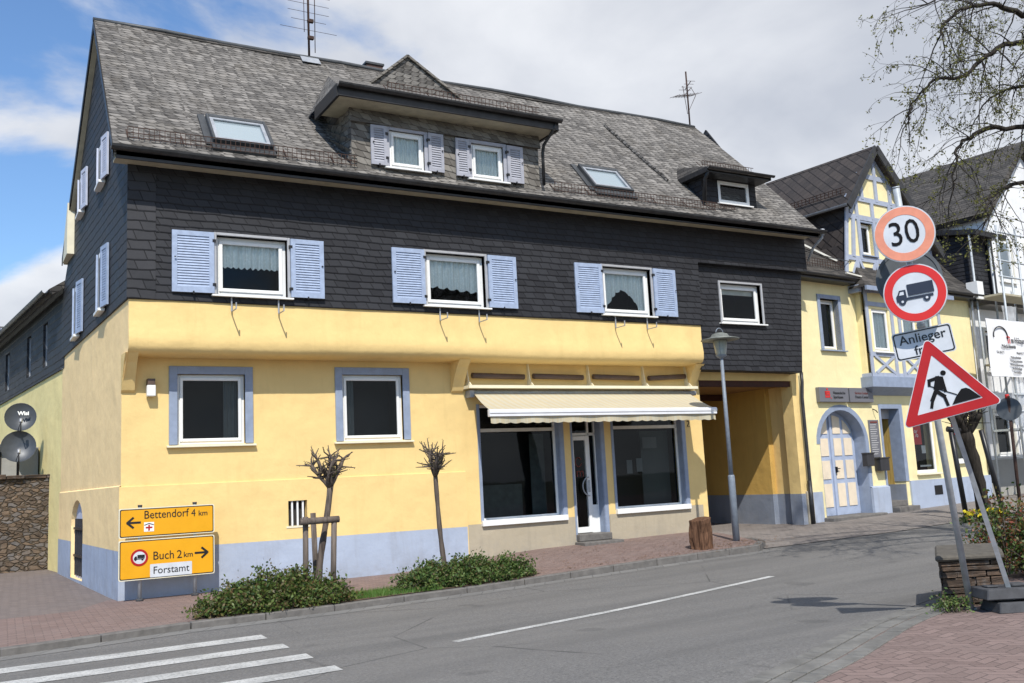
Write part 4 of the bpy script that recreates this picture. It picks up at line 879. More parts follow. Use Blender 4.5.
m = MB(); m.box(xa_ - .03, xb_ + .03, ay - .06, ay + .03, az - .09, az + .05); m.box(xa_ - .03, xb_ + .03, ay - .075, ay - .06, az - .03, az + .03); build('front_bar', m, 'awning_metal', aw, bevel=.012)
m = MB(); vs = []; fs = []; n = 150
for i in range(n + 1):
    t = i / n; x = xa_ + (xb_ - xa_) * t; yo = .015 * math.sin(x * 7); vs += [(x, ay - .02 + yo * .2, az - .08), (x, ay - .02 + yo, az - .20 - .022 * abs(math.sin(x * math.pi / .24)))]
for i in range(n): fs.append((2 * i, 2 * i + 1, 2 * i + 3, 2 * i + 2))
m.add(vs, fs, True); build('valance', m, 'awning', aw, flip=False)
m = MB(); m.tube([(8.95, D - .12, 3.42), (14.8, D - .12, 3.42)], .06, 10); m.box(8.88, 8.98, D - .2, D, 3.33, 3.47); build('roller', m, 'zinc', aw)
for x, s in ((9.2, 1), (14.4, -1)):
    m = MB(); m.beam((x, D - .1, 3.3), (x + s * .45, (D + ay) / 2, 3.06), .04, .06); m.beam((x + s * .45, (D + ay) / 2, 3.06), (x - .25, ay + .05, az - .04), .04, .06); build('folding_arm', m, 'awning_metal', aw)

# ---- gateway
gz = .2; pass_r = 18.04
gwm = MB(); gwm.box(14.85, 15.05, D + .01, 24, -.2, 3.95)
gwm.box(18.06, 18.30, D, D + .37, .94, 4.2); gwm.box(18.2, 18.32, D + .37, D + .95, .94, 3.95)
gwm.box(14.86, 18.06, D, D + .45, 3.74, 4.0)
gwm.box(14.0, 18.3, 24, 24.2, -.2, 3.9)
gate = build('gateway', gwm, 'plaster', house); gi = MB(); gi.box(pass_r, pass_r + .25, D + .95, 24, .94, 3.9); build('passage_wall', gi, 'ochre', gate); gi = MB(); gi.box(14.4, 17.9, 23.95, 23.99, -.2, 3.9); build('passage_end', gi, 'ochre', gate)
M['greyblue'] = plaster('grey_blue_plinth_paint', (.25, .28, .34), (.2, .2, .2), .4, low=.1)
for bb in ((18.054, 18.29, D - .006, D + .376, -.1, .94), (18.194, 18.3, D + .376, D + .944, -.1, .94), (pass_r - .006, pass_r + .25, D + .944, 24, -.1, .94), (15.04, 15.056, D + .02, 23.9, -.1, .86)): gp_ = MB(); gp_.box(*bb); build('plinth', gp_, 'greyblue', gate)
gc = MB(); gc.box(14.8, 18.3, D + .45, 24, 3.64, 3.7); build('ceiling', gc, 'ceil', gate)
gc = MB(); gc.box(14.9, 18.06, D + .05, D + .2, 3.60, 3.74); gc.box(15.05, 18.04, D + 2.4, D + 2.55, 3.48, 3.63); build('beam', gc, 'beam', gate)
ppr = MB(); ppr.box(18.2, 18.42, D - .06, D + .3, -.1, 1.0); build('corner_stone', ppr, 'concrete', gate, bevel=.02)
rp = MB(); rp.box(18.30, 18.36, D - .0, D + .4, .98, 6.5); build('pier', rp, 'plaster_bank', gate)
dpi = MB(); dpi.tube([(18.33, D - .1, 3.95), (18.33, D - .1, 3.7), (18.28, D - .1, 3.3), (18.28, D - .1, 1.2), (18.27, D - .1, .22)], .045, 10); dpi.tube([(18.27, D - .1, 1.25), (18.27, D - .1, .2)], .055, 10); build('downpipe', dpi, 'gutter', house)
# ------------------------------------------------------------------ rear wing, rubble wall, dishes
wing = thing('rear_wing', 'long dark slate clad rear wing behind the yellow corner house', 'house', (1.6, 29, 0))
wx = lambda y: 2.04 - .108 * (y - YB)
wfm = lambda a, y, b: (wx(a) + y, a, b)
m = MB(); m.panel([(YB - .4, -.2), (44, -.2), (44, 4.72), (YB - .4, 4.72)], [], 0, 0, wfm); build('wall', m, 'plaster_pale', wing)
m = MB(); wins = [(26.0, 26.55), (28.2, 28.8), (31.6, 32.3), (35.8, 36.6), (40, 41)]
m.panel([(YB - .3, 4.7), (44, 4.7), (44, 6.5), (YB - .3, 6.5)], [rect(a, b, 5.0, 6.1) for a, b in wins], -.04, .12, wfm); m.add([wfm(YB, -.04, 4.7), wfm(44, -.04, 4.7), wfm(44, .0, 4.7), wfm(YB, 0, 4.7)], [(0, 1, 2, 3)]); build('slate_wall', m, 'slate_side', wing)
for a, b in wins:
    m = MB(); m.add([wfm(a, .08, 5.0), wfm(b, .08, 5.0), wfm(b, .08, 6.1), wfm(a, .08, 6.1)], [(0, 1, 2, 3)]); wo = build('window', m, 'darkroom', wing, flip=False)
    m = MB(); m.hexa([wfm(a, .02, 5.0), wfm(a + .06, .02, 5.0), wfm(a + .06, .07, 5.0), wfm(a, .07, 5.0)], [wfm(a, .02, 6.1), wfm(a + .06, .02, 6.1), wfm(a + .06, .07, 6.1), wfm(a, .07, 6.1)]); m.hexa([wfm(b - .06, .02, 5.0), wfm(b, .02, 5.0), wfm(b, .07, 5.0), wfm(b - .06, .07, 5.0)], [wfm(b - .06, .02, 6.1), wfm(b, .02, 6.1), wfm(b, .07, 6.1), wfm(b - .06, .07, 6.1)]); build('frame', m, 'zinc', wo)
m = MB(); roof_slab(m, wfm(YB - .3, -.38, 6.52), wfm(44, -.38, 6.52), wfm(44, 4.2, 9.6), wfm(YB - .3, 4.2, 9.6), .14); build('roof', m, 'slate_dark', wing)
m = MB(); half_gutter(m, wfm(YB - .2, -.45, 6.5), wfm(44, -.45, 6.5), .07); build('gutter', m, 'gutter', wing)
far = thing('solar_house', 'distant house whose roof carries solar panels at the left edge', 'house', (0, 47, 0))
m = MB(); m.box(-7, 2.6, 46, 54, -.5, 8.4); build('wall', m, 'white_wall', far)
m = MB(); m.hexa([(-7.3, 45.5, 8.1), (2.9, 45.5, 8.1), (2.9, 50, 8.2), (-7.3, 50, 8.2)], [(-7.3, 45.5, 8.25), (2.9, 45.5, 8.25), (2.9, 50, 9.9), (-7.3, 50, 9.9)]); build('roof', m, 'slate_dark', far)
m = MB(); roof_slab(m, (-6.8, 45.6, 8.42), (2.3, 45.6, 8.42), (2.3, 48.9, 9.65), (-6.8, 48.9, 9.65), .05); build('solar_panel', m, 'solar', far)

rwl = thing('stone_wall', 'brown rubble stone wall closing the yard left of the yellow house', 'wall', (-2, 25.7, 0))
m = MB(); nxx = 60
def wobble(x, z): return .05 * noise.noise(Vector((x * 1.3, z * 2, 1))) + .03 * noise.noise(Vector((x * 5, z * 6, 3)))
vs = []; fs = []
for i in range(nxx + 1):
    x = -7 + 8.98 * i / nxx
    for j in range(13): z = -.1 + 2.36 * j / 12; vs.append((x, 25.7 + wobble(x, z), z))
for i in range(nxx):
    for j in range(12): a = i * 13 + j; fs.append((a, a + 13, a + 14, a + 1))
m.add(vs, fs, True); m.box(-7, 1.98, 25.76, 26.1, -.1, 2.25); build('wall', m, 'rubble', rwl)
m = MB(); rr = random.Random(3); x = -7
while x < 1.9: l_ = rr.uniform(.25, .5); m.box(x, min(x + l_ - .015, 1.99), 25.62 + rr.uniform(-.03, .03), 26.14, 2.25, 2.33 + rr.uniform(0, .04)); x += l_
build('coping', m, 'layered', rwl, bevel=.01)
sb = thing('shed', 'low grey lean-to with glazed front behind the rubble wall', 'shed', (.6, 27.2, 0)); m = MB(); m.box(-3, 1.72, 26.9, 28.3, 0, 3.05); build('wall', m, 'greywall', sb); m = MB(); m.box(-3.1, 1.1, 26.7, 28.4, 3.05, 3.13); build('roof', m, 'lead', sb)
m = MB(); m.box(-2.8, .9, 26.88, 26.9, 2.35, 2.95); build('window', m, 'darkroom', sb)
def dish(px, py, dia, y, label, logo=False):
    c = onY(px, py, y); t = thing('satellite_dish', label, 'satellite dish', (c.x, c.y, c.z), 'satellite dishes above the rubble wall')
    T = Matrix.Translation(c) @ Matrix.Rotation(R(-4), 4, 'Z') @ Matrix.Rotation(R(90 - 12), 4, 'X'); m = MB(T)    # local z towards the viewer, tipped up
    n = 28; prof = [(0, -.09), (dia * .15, -.085), (dia * .3, -.055), (dia * .42, -.02), (dia * .49, .012), (dia * .5, .02), (dia * .5, .005), (dia * .42, -.04), (dia * .3, -.075), (.001, -.11)]
    m.lathe(prof, (0, 0, 0), n); build('reflector', m, 'dish', t)
    m = MB(T); m.tube([(0, -dia * .48, -.01), (.02, -dia * .62, .22), (.02, -dia * .35, .42)], .014, 6); m.tube([(-.05, -dia * .48, -.01), (.02, -dia * .35, .42)], .008, 5); build('feed_arm', m, 'mailbox', t)
    m = MB(T); m.tube([(.02, -dia * .36, .38), (.02, -dia * .22, .36)], .035, 8); build('receiver', m, 'greyframe', t)
    if logo: m = MB(T @ Matrix.Rotation(R(-90), 4, 'X')); text_mb(m, 'Kathrein', .11, Matrix.Translation((.1, .03, .18)), .002, bold=.003); build('lettering', m, 'white', t)
    return t
d1 = dish(20.5, 417, .70, 26.0, 'upper grey satellite dish with white lettering, beside the yellow gable', False)
m = MB(); c = onY(22.5, 413.5, 25.93); text_mb(m, 'Wisi', .13, Matrix.Translation((c.x + .02, c.y + .0, c.z)) @ Matrix.Rotation(R(-12), 4, 'X'), .01, bold=.005); build('lettering', m, 'white', d1)
d2 = dish(18.5, 446.5, .77, 25.95, 'lower and larger plain grey satellite dish just above the rubble wall')
m = MB(); c = onY(18.5, 446.5, 26.05); pt = onY(20.5, 417, 26.05); m.tube([(c.x, 26.12, 2.2), (c.x, 26.12, pt.z + .1)], .03, 8); mst = build('dish_mast', m, 'mailbox', loc=(c.x, 26.12, 2.2)); tag(mst, 'thin dark mast on the rubble wall carrying two satellite dishes', 'mast')

# ------------------------------------------------------------------ half-timbered bank building
AB = R(6); P0 = Vector((18.30, 17.42, 0)); TB = Matrix.Translation(P0) @ Matrix.Rotation(AB, 4, 'Z')
def b_ray(px, py, offy=0.):
    d = TB.inverted().to_3x3() @ ray(px, py); o = TB.inverted() @ Vector((0, 0, CAMH)); t = (offy - o.y) / d.y; return o + d * t
bank = thing('timbered_house', 'light yellow house with half-timbered blue gable and arched double door', 'house', tuple(TB @ Vector((4.5, 0, 0))))
ARC = arch(.78, 2.72, .1, 2.15, 3.02, 16)
bh = [(1.32, 2.10, 4.62, 5.98), (5.02, 6.12, 1.24, 3.1), (7.0, 7.8, 1.5, 3.05)]
m = MB(TB); m.panel([(-.1, -.3), (8.8, -.3), (8.8, 6.55), (-.1, 6.55)], [rect(*bh[0]), ARC, rect(3.52, 4.42, .3, 3.12), rect(*bh[1]), rect(*bh[2])], 0, .35)
m.box(8.7, 8.8, .01, 8, -.3, 6.5); build('wall', m, 'plaster_bank', bank)
m = MB(TB); m.panel([(2.72, -.3), (3.5, -.3), (3.5, .95), (2.72, .95)], [], -.09, 0); m.add([(2.72, -.09, .95), (3.5, -.09, .95), (3.5, 0, .99), (2.72, 0, .99)], [(0, 1, 2, 3)]); m.add([(2.72, -.09, -.3), (2.72, -.09, .95), (2.72, .2, .95), (2.72, .2, -.3)], [(0, 1, 2, 3)])
build('plinth', m, 'plinth', bank); m = MB(TB); m.box(4.57, 8.82, -.05, -.002, -.3, 1.06); build('plinth', m, 'plinth', bank); m = MB(TB); m.box(-.1, .63, -.05, -.002, -.3, .95); build('plinth', m, 'plinth', bank)
vt = MB(TB); vt.box(5.7, 6.1, -.06, -.048, .62, .88); build('vent', vt, 'dark', bank); vt = MB(TB); vt.box(7.9, 8.3, -.06, -.048, .66, .9); build('vent', vt, 'dark', bank)
# arch surround, door leaves
m = MB(TB); ao = arch(.64, 2.86, .1, 2.15, 3.16, 16); ai = arch(.78, 2.72, .1, 2.15, 3.02, 16)
for i in range(1, len(ao) - 1):
    a, b, c_, d_ = ao[i], ao[i + 1], ai[i + 1], ai[i]; m.hexa([(a[0], -.012, a[1]), (b[0], -.012, b[1]), (c_[0], -.012, c_[1]), (d_[0], -.012, d_[1])], [(a[0], .003, a[1]), (b[0], .003, b[1]), (c_[0], .003, c_[1]), (d_[0], .003, d_[1])])
m.hexa([(.79, .0, .1), (.79, .33, .1), (.79, .33, 2.2), (.79, 0, 2.2)], [(.775, .0, .1), (.775, .33, .1), (.775, .33, 2.2), (.775, 0, 2.2)]); m.hexa([(2.71, .0, .1), (2.71, .33, .1), (2.71, .33, 2.2), (2.71, 0, 2.2)], [(2.725, .0, .1), (2.725, .33, .1), (2.725, .33, 2.2), (2.725, 0, 2.2)])
for i in range(2, len(ai) - 1):
    a, b = ai[i], ai[i + 1]; k = .992; cx, cz = 1.75, 2.15; f2 = lambda p: (cx + (p[0] - cx) * k, cz + (p[1] - cz) * k)
    a2, b2 = f2(a), f2(b); m.hexa([(a[0], 0, a[1]), (b[0], 0, b[1]), (b[0], .33, b[1]), (a[0], .33, a[1])], [(a2[0], 0, a2[1]), (b2[0], 0, b2[1]), (b2[0], .33, b2[1]), (a2[0], .33, a2[1])])
build('trim', m, 'trim_blue', bank)
door = MB(TB); door.panel(arch(.78, 2.72, .3, 2.15, 3.02, 16), [], .34, .34); dob = build('arched_door', door, 'doorblue', bank, flip=False)
pm = MB(TB)
def inarch(x, z): return z < 2.15 or ((x - 1.75) / .90) ** 2 + ((z - 2.15) / .80) ** 2 < 1
for (xa, xb) in ((.86, 1.13), (1.22, 1.56), (1.80, 2.12), (2.24, 2.58)):
    for (za, zb) in ((.52, 1.12), (1.24, 1.72), (1.84, 2.30)):
        pm.box(xa, xb, .322, .334, za, zb)
    pts = [(xa, 2.42), (xb, 2.42)]; 
    top = lambda x: 2.15 + .80 * math.sqrt(max(0, 1 - ((x - 1.75) / .92) ** 2)) - .04
    xs2 = [xb - (xb - xa) * k / 5 for k in range(6)]; pts += [(x, max(top(x), 2.43)) for x in xs2]; pm.prism(pts, .322, .334, 'y')
build('door_panel', pm, 'doorcream', dob)
pm = MB(TB); pm.box(1.64, 1.72, .30, .336, .3, 2.93); build('cover_strip', pm, 'doorblue', dob); pm = MB(TB); pm.box(1.76, 1.80, .27, .335, 1.4, 1.55); pm.tube([(1.78, .27, 1.5), (1.90, .27, 1.5)], .012, 6); build('handle', pm, 'black', dob)
m = MB(TB); m.box(.6, 2.9, -.35, .3, -.2, .30); build('threshold', m, 'kerb', bank, bevel=.02)
# entrance with ochre side wall
m = MB(TB); m.box(3.52, 4.42, 1.1, 1.12, .3, 3.12); eo = build('entrance', m, 'ochre_door', bank); m = MB(TB); m.box(3.46, 3.54, -.02, .34, .95, 3.18); m.box(4.40, 4.56, -.02, .34, 1.06, 3.18); m.box(3.54, 4.40, -.02, .34, 3.06, 3.18); build('trim', m, 'trim_blue', eo)
m = MB(TB); m.box(4.40, 4.42, .34, 1.1, .95, 3.1); build('side_wall', m, 'ochre_door', eo); m = MB(TB); m.box(3.5, 4.4, .3, .34, 2.8, 3.06); build('transom', m, 'greyframe', eo); m = MB(TB); m.box(4.385, 4.40, .0, 1.1, .3, .98); build('plinth', m, 'greyblue', eo)
m = MB(TB); m.box(3.52, 4.5, -.3, .3, .1, .40); m.box(3.55, 4.4, .0, .8, .4, .55); build('step', m, 'kerb', eo, bevel=.01)
window(bank, *bh[0], 0, back=.16, fw=.07, T=TB, trim='trim_blue', tw=.11, sillmat='trim_blue', room='darkroom')
o = window(bank, *bh[1], 0, back=.06, fw=.09, T=TB, sash=False, room='darkroom', sillmat='cream')
m = MB(TB); m.box(5.1, 5.6, .12, .125, 2.05, 2.62); build('poster', m, 'posterred', o); m = MB(TB); m.box(5.2, 5.55, .12, .125, 2.68, 2.95); m.box(5.55, 5.75, .12, .125, 1.8, 2.02); m.box(5.4, 5.95, .12, .125, 1.42, 1.47); build('notice', m, 'cardboard', o)
m = MB(TB); text_mb(m, '%', .3, TB @ Matrix.Identity(4) if 0 else Matrix.Translation((5.35, .117, 2.35)), .002); build('lettering', m, 'white', o)
o = window(bank, *bh[2], 0, back=.06, fw=.09, T=TB, sash=False, room='darkroom', sillmat='white')
m = MB(TB); m.box(7.15, 7.45, .12, .125, 2.3, 2.6); build('poster', m, 'posterred', o)
# sign panels
for x0, x1, k in ((.80, 2.02, 0), (2.08, 3.12, 1)):
    m = MB(TB); m.box(x0, x1, -.12, -.0, 3.22, 3.60); sg = build('sign_panel', m, 'bankgrey', bank, bevel=.006)
    if k == 0:
        m = MB(TB); m.box(1.02, 1.22, -.128, -.121, 3.33, 3.37); m.box(1.02, 1.22, -.128, -.121, 3.41, 3.45); m.box(1.02, 1.07, -.128, -.121, 3.40, 3.49); m.box(1.02, 1.22, -.128, -.121, 3.46, 3.50); m.box(1.18, 1.22, -.128, -.121, 3.33, 3.43); m.tube([(1.12, -.127, 3.55), (1.12, -.12, 3.55)], .03, 10); m.box(1.25, 1.28, -.128, -.121, 3.30, 3.33); m.box(1.02, 1.16, -.128, -.121, 3.385, 3.40); build('logo', m, 'red', sg)
        m = MB(TB); text_mb(m, 'Nassauische', .105, Matrix.Translation((1.36, -.124, 3.455)), .002, 'LEFT', .001); text_mb(m, 'Sparkasse', .105, Matrix.Translation((1.36, -.124, 3.345)), .002, 'LEFT', .001); build('lettering', m, 'black', sg)
    else:
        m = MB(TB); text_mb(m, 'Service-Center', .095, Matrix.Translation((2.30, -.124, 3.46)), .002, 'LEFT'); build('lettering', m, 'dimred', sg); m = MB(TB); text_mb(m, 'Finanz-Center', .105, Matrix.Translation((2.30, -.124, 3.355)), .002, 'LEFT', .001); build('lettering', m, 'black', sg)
p_ = b_ray(872, 455, -.02); m = MB(TB); m.box(2.92, 3.36, -.03, 0, 1.75, 2.75); nbd = build('notice_board', m, 'bankgrey', bank)
m = MB(TB)
for k in range(14): m.box(2.96, 3.2 + .1 * ((k * 7) % 3) / 3, -.034, -.031, 1.83 + k * .06, 1.845 + k * .06)
build('lettering', m, 'cardboard', nbd); m = MB(TB); m.box(2.98, 3.3, -.034, -.031, 2.67, 2.71); build('header', m, 'dimred', nbd)
m = MB(TB); m.box(3.02, 3.42, -.2, 0, 1.38, 1.72); m.box(3.0, 3.44, -.22, 0, 1.70, 1.74); build('mailbox', m, 'mailbox', bank, bevel=.01)
m = MB(TB); m.box(2.50, 2.82, -.16, .0, 1.52, 1.86); m.box(2.48, 2.84, -.18, 0, 1.84, 1.88); build('mailbox', m, 'mailbox', bank, bevel=.01)
m = MB(TB); m.tube([(3.2, 0, 2.75 + .3), (3.2, -.1, 3.0), (3.24, -.12, 2.94)], .015, 6); build('hook', m, 'black', bank)
# main roof
RZB = 10.2; RYB = 3.7; EZB = 6.55
m = MB(TB); s_ = (RZB - EZB) / (RYB + .35)
roof_slab(m, (-1.2, -.35, EZB), (9.0, -.35, EZB), (9.0, RYB, RZB), (-1.2, RYB, RZB), .14); roof_slab(m, (-1.2, RYB, RZB), (9.0, RYB, RZB), (9.0, 8.2, 6.5), (-1.2, 8.2, 6.5), .14); mr_ = build('roof', m, 'slate_roof' if 0 else 'slate_dark', bank)
m = MB(TB); half_gutter(m, (-.2, -.42, 6.53), (2.4, -.42, 6.53), .06); half_gutter(m, (6.7, -.42, 6.53), (9.0, -.42, 6.53), .06); m.box(-.2, 2.45, -.36, -.0, 6.40, 6.44); m.box(6.7, 9.0, -.36, 0, 6.40, 6.44); build('gutter', m, 'gutter', bank)
# gable
GL, GR, GA = 2.85, 6.9, 4.2; GZ0, GZ1, GZA = 6.42, 8.95, 10.52; GRZ = 7.95; GLB = 2.42; gy = -.05
m = MB(TB); gwin = (3.42, 3.98, 7.36, 8.28); m.panel([(GLB, GZ0), (GR, GZ0), (GR, GRZ), (GA, GZA), (GL, GZ1), (GLB + .3, 7.6)], [rect(*gwin), rect(4.65, 5.22, 7.36, 8.28)], gy, gy + .2); gb_ = build('gable_wall', m, 'plaster_bank', bank)
m = MB(TB); m.add([(GLB, gy, GZ0), (GLB + .3, gy, 7.6), (GL, gy, GZ1), (GL, 4.2, GZ1), (GLB + .3, 4.2, 7.6), (GLB, 4.2, GZ0)], [(0, 1, 4, 5), (1, 2, 3, 4)]); build('gable_cheek', m, 'slate_diamond', bank); m = MB(TB); m.add([(GR, gy, GZ0), (GR, gy, GRZ), (GR, 3, GRZ), (GR, 3, GZ0)], [(0, 1, 2, 3)]); build('gable_cheek', m, 'slate_diamond', bank)
m = MB(TB); gs = (GZA - GZ1) / (GA - GL); g2 = (GZA - GRZ) / (GR - GA); ov = .25
roof_slab(m, (GL - .22, gy - ov, GZ1 - .22 * gs), (GA, gy - ov, GZA + .06), (GA, RYB + .3, GZA + .06), (GL - .22, RYB + .3, GZ1 - .22 * gs), .13)
roof_slab(m, (GR + .22, gy - ov, GRZ - .22 * g2), (GA, gy - ov, GZA + .06), (GA, RYB + .3, GZA + .06), (GR + .22, RYB + .3, GRZ - .22 * g2), .13); build('gable_roof', m, 'slate_diamond', bank)
m = MB(TB); m.beam((GL - .24, gy - ov - .02, GZ1 - .27 * gs - .06), (GA, gy - ov - .02, GZA - .02), .05, .2); m.beam((GR + .24, gy - ov - .02, GRZ - .27 * g2 - .06), (GA, gy - ov - .02, GZA - .02), .05, .24); build('verge_board', m, 'gutter', gb_)
m = MB(TB); half_gutter(m, (GL - .27, gy - ov, GZ1 - .25 * gs), (GL - .27, RYB - .5, GZ1 - .25 * gs), .06); build('gutter', m, 'zinc', gb_)
snow = MB(TB)
for k in range(28): y = gy + .1 + k * .13; snow.box(GL - .02, GL - .0, y, y + .015, GZ1 + .1, GZ1 + .28)
for dz in (.12, .2, .27): snow.box(GL - .02, GL, gy, gy + 3.7, GZ1 + dz - .006, GZ1 + dz + .006)
build('snow_guard', snow, 'rust', gb_)
tm = MB(TB); ty0, ty1 = gy - .035, gy - .002
def tb_(a, b, w_=.13): 
    a = Vector((a[0], 0, a[1])); b = Vector((b[0], 0, b[1])); d = (b - a).normalized(); n = Vector((-d.z, 0, d.x)) * w_ / 2
    lo = [a - n, b - n, b + n, a + n]; tm.hexa([(p.x, ty0, p.z) for p in lo], [(p.x, ty1, p.z) for p in lo])
def tb(a, b, w_=.13): 
    global ty0; tb_(a, b, w_); ty0 -= .0009
edge_l = lambda z: GLB + (z - GZ0) * .22 if z < GZ1 else GL + (z - GZ1) / gs
edge_r = lambda z: GR if z < GRZ else GR - (z - GRZ) / g2
for z in (6.5, 7.22, 8.42, 8.97, 9.68): tb((edge_l(z) + .02, z), (edge_r(z) - .02, z), .14)
tb((GLB + .1, 6.5), (GL + .06, 8.98), .13); tb((GR - .06, 6.5), (GR - .06, GRZ), .13)
for x in (3.33, 4.07, 4.56, 5.31): tb((x, 7.2), (x, 8.42))
for x in (3.3, 4.05, 4.9): tb((x, 8.42), (x, 8.97))
tb((4.32, 8.97), (4.32, 10.3)); tb((3.62, 8.97), (3.62, 9.65)); tb((5.0, 8.97), (5.0, 9.65)); tb((3.0, 8.5), (3.35, 9.2)); tb((2.95, 7.25), (3.1, 8.4))
tb((2.75, 6.55), (3.1, 7.15), .1); tb((3.1, 6.55), (3.1, 7.15), .1); tb((3.55, 6.55), (3.2, 7.15), .1); tb((3.6, 6.55), (3.95, 7.15), .1)
tb((4.0, 6.5), (4.0, 7.2), .1); tb((5.3, 6.5), (5.3, 7.2), .1); tb((5.4, 6.55), (5.9, 7.15), .1)
tb((GL + .03, GZ1 - .1), (GA, GZA - .12), .12); tb((GR - .03, GRZ - .1), (GA, GZA - .12), .12)
build('timber_frame', tm, 'timber', gb_)
for x0 in (3.42, 4.65): window(bank, x0, x0 + .56, 7.36, 8.28, gy, back=.10, fw=.07, T=TB, trim='trim_blue', tw=.05, room='darkroom', sill=True, sillmat='trim_blue')
m = MB(TB)
for x in (2.7, 3.15): m.box(x - .06, x + .06, gy - .28, 0, 6.2, 6.4)
m.box(GL - .02, GR + .02, gy - .06, 0, 6.36, 6.43); build('beam_end', m, 'timber', gb_)
# oriel
OX0, OX1, oy = 2.9, 6.55, -.28
m = MB(TB); oh = [(3.18, 3.96, 4.60, 5.78), (4.60, 5.32, 4.60, 5.78), (5.5, 6.2, 4.60, 5.78)]
m.panel([(OX0, 3.9), (OX1, 3.9), (OX1, 6.35), (OX0, 6.35)], [rect(*h) for h in oh], oy, oy + .12); m.box(OX0, OX0 + .08, oy + .12, 0, 3.9, 6.35); m.box(OX1 - .08, OX1, oy + .12, 0, 3.9, 6.35); orl = build('oriel', m, 'plaster_bank', bank)
m = MB(TB); m.hexa([(OX0 + .3, -.02, 3.42), (OX1 - .3, -.02, 3.42), (OX1 - .3, 0, 3.42), (OX0 + .3, 0, 3.42)], [(OX0 - .1, oy - .08, 3.62), (OX1 + .1, oy - .08, 3.62), (OX1 + .1, 0, 3.62), (OX0 - .1, 0, 3.62)]); m.box(OX0 - .1, OX1 + .1, oy - .08, 0, 3.62, 3.9); build('base', m, 'trim_blue', orl)
tm = MB(TB); ty0, ty1 = oy - .03, oy - .001
for z in (3.95, 4.52, 5.9, 6.28): tb((OX0, z), (OX1, z), .12)
for x in (OX0 + .06, 4.10, 4.45, 5.41, OX1 - .06): tb((x, 3.9), (x, 6.35), .12)
for x0, x1 in ((3.12, 4.0), (4.55, 5.32), (5.5, 6.4)): tb((x0, 4.0), (x1, 4.47), .075); tb((x0, 4.47), (x1, 4.0), .075)
tm.box(OX0 - .001, OX0 - .02, oy, 0, 3.9, 4.0); build('timber_frame', tm, 'timber', orl)
for h in oh: window(bank, *h, oy, back=.05, fw=.07, T=TB, room='darkroom', curtain='full', sill=True, sillmat='white')
m = MB(TB); roof_slab(m, (OX0 - .3, oy - .3, 6.3), (OX1 + .3, oy - .3, 6.3), (OX1 - .1, gy - .01, 7.0), (OX0 + .1, gy - .01, 7.0), .08); m.add([(OX0 - .3, oy - .3, 6.3), (OX0 + .1, gy, 7.0), (OX0 - .3, gy, 6.3)], [(0, 1, 2)]); build('roof', m, 'slate_dark', orl)
m = MB(TB); m.box(OX0 - .32, OX1 + .32, oy - .34, oy - .28, 6.2, 6.32); build('gutter', m, 'trim_blue', orl)
m = MB(TB); m.beam((-.62, .45, 7.75), (-.62, -.2, 6.9), .12, .3); build('flashing', m, 'white', mr_); m = MB(TB)
for zz_, yy in ((0, -.3),): m.beam((GL - .65, -.3, 6.68), (GL - .05, 1.8, 8.7) if 0 else (GL - .03, -.33, 6.62), .05, .04)
m.beam((.9, 1.55, 8.42), (GL - .03, .1, 7.02), .07, .05); build('flashing', m, 'offwhite', mr_)
m = MB(TB); m.tube([(8.75, -.15, 6.5), (8.75, -.12, 6.2), (8.75, -.08, 1.2)], .045, 8); build('downpipe', m, 'zinc', bank); m = MB(TB); m.box(8.6, 8.95, -.45, -.1, 6.4, 6.95); build('gable_end_board', m, 'white', bank)
m = MB(); m.tube([TB @ Vector((.1, -.6, 7.0)), TB @ Vector((1.5, -.45, 6.98)), TB @ Vector((GL, gy, 7.1))], .012, 4); build('cable', m, 'black', bank)
snow = MB(TB)
for dz in (.02, .1, .17): snow.box(-.3, 2.4, -.12, -.11, 6.85 + dz, 6.86 + dz)
for k in range(25): snow.box(-.3 + k * .11, -.29 + k * .11, -.125, -.115, 6.8, 7.03)
build('snow_guard', snow, 'rust', mr_)

# ------------------------------------------------------------------ neighbour under renovation, scaffold, banner
nb_ = thing('renovated_house', 'white house with dark slate dormer standing behind the scaffold', 'house', tuple(TB @ Vector((14, 1, 0))))
m = MB(TB); nh = [(10.2, 11.3, 1.6, 3.0), (12.6, 13.8, 1.6, 3.0), (15, 16.2, 1.6, 3.0), (10.2, 11.2, 4.3, 5.6), (12.6, 13.7, 4.3, 5.6)]
m.panel([(8.82, -.3), (22, -.3), (22, 6.3), (8.82, 6.3)], [rect(*h) for h in nh], .35, .6); build('wall', m, 'white_wall', nb_)
m = MB(TB); m.box(8.82, 22, .30, .348, -.3, 1.5); build('plinth', m, 'greywall', nb_)
for h in nh: window(nb_, *h, .35, back=.1, fw=.08, T=TB, trim='offwhite', tw=.1, room='darkroom')
m = MB(TB); roof_slab(m, (8.9, -.1, 6.5), (22, -.1, 6.5), (22, 3.4, 11.0), (8.9, 3.4, 11.0), .15); roof_slab(m, (8.9, 3.4, 11.0), (22, 3.4, 11.0), (22, 7, 6.0), (8.9, 7, 6.0), .15); build('roof', m, 'slate_dark', nb_)
m = MB(TB); m.box(9.1, 10.5, -.02, 2.2, 6.7, 8.6); dmn = build('dormer', m, 'slate_wall', nb_); m = MB(TB); roof_slab(m, (8.9, -.45, 8.62), (10.8, -.45, 8.62), (10.8, 2.4, 9.2), (8.9, 2.4, 9.2), .16); build('dormer_roof', m, 'gutter', dmn)
m = MB(TB); m.box(10.2, 10.5, -.1, -.025, 6.7, 8.55); build('dormer_post', m, 'black', dmn)
m = MB(TB); m.box(10.75, 16.4, .2, 4, 6.5, 9.6); m.prism([(10.75, 9.6), (16.4, 9.6), (13.6, 12.2)], .2, 4, 'y'); up = build('upper_wall', m, 'white_wall', nb_)
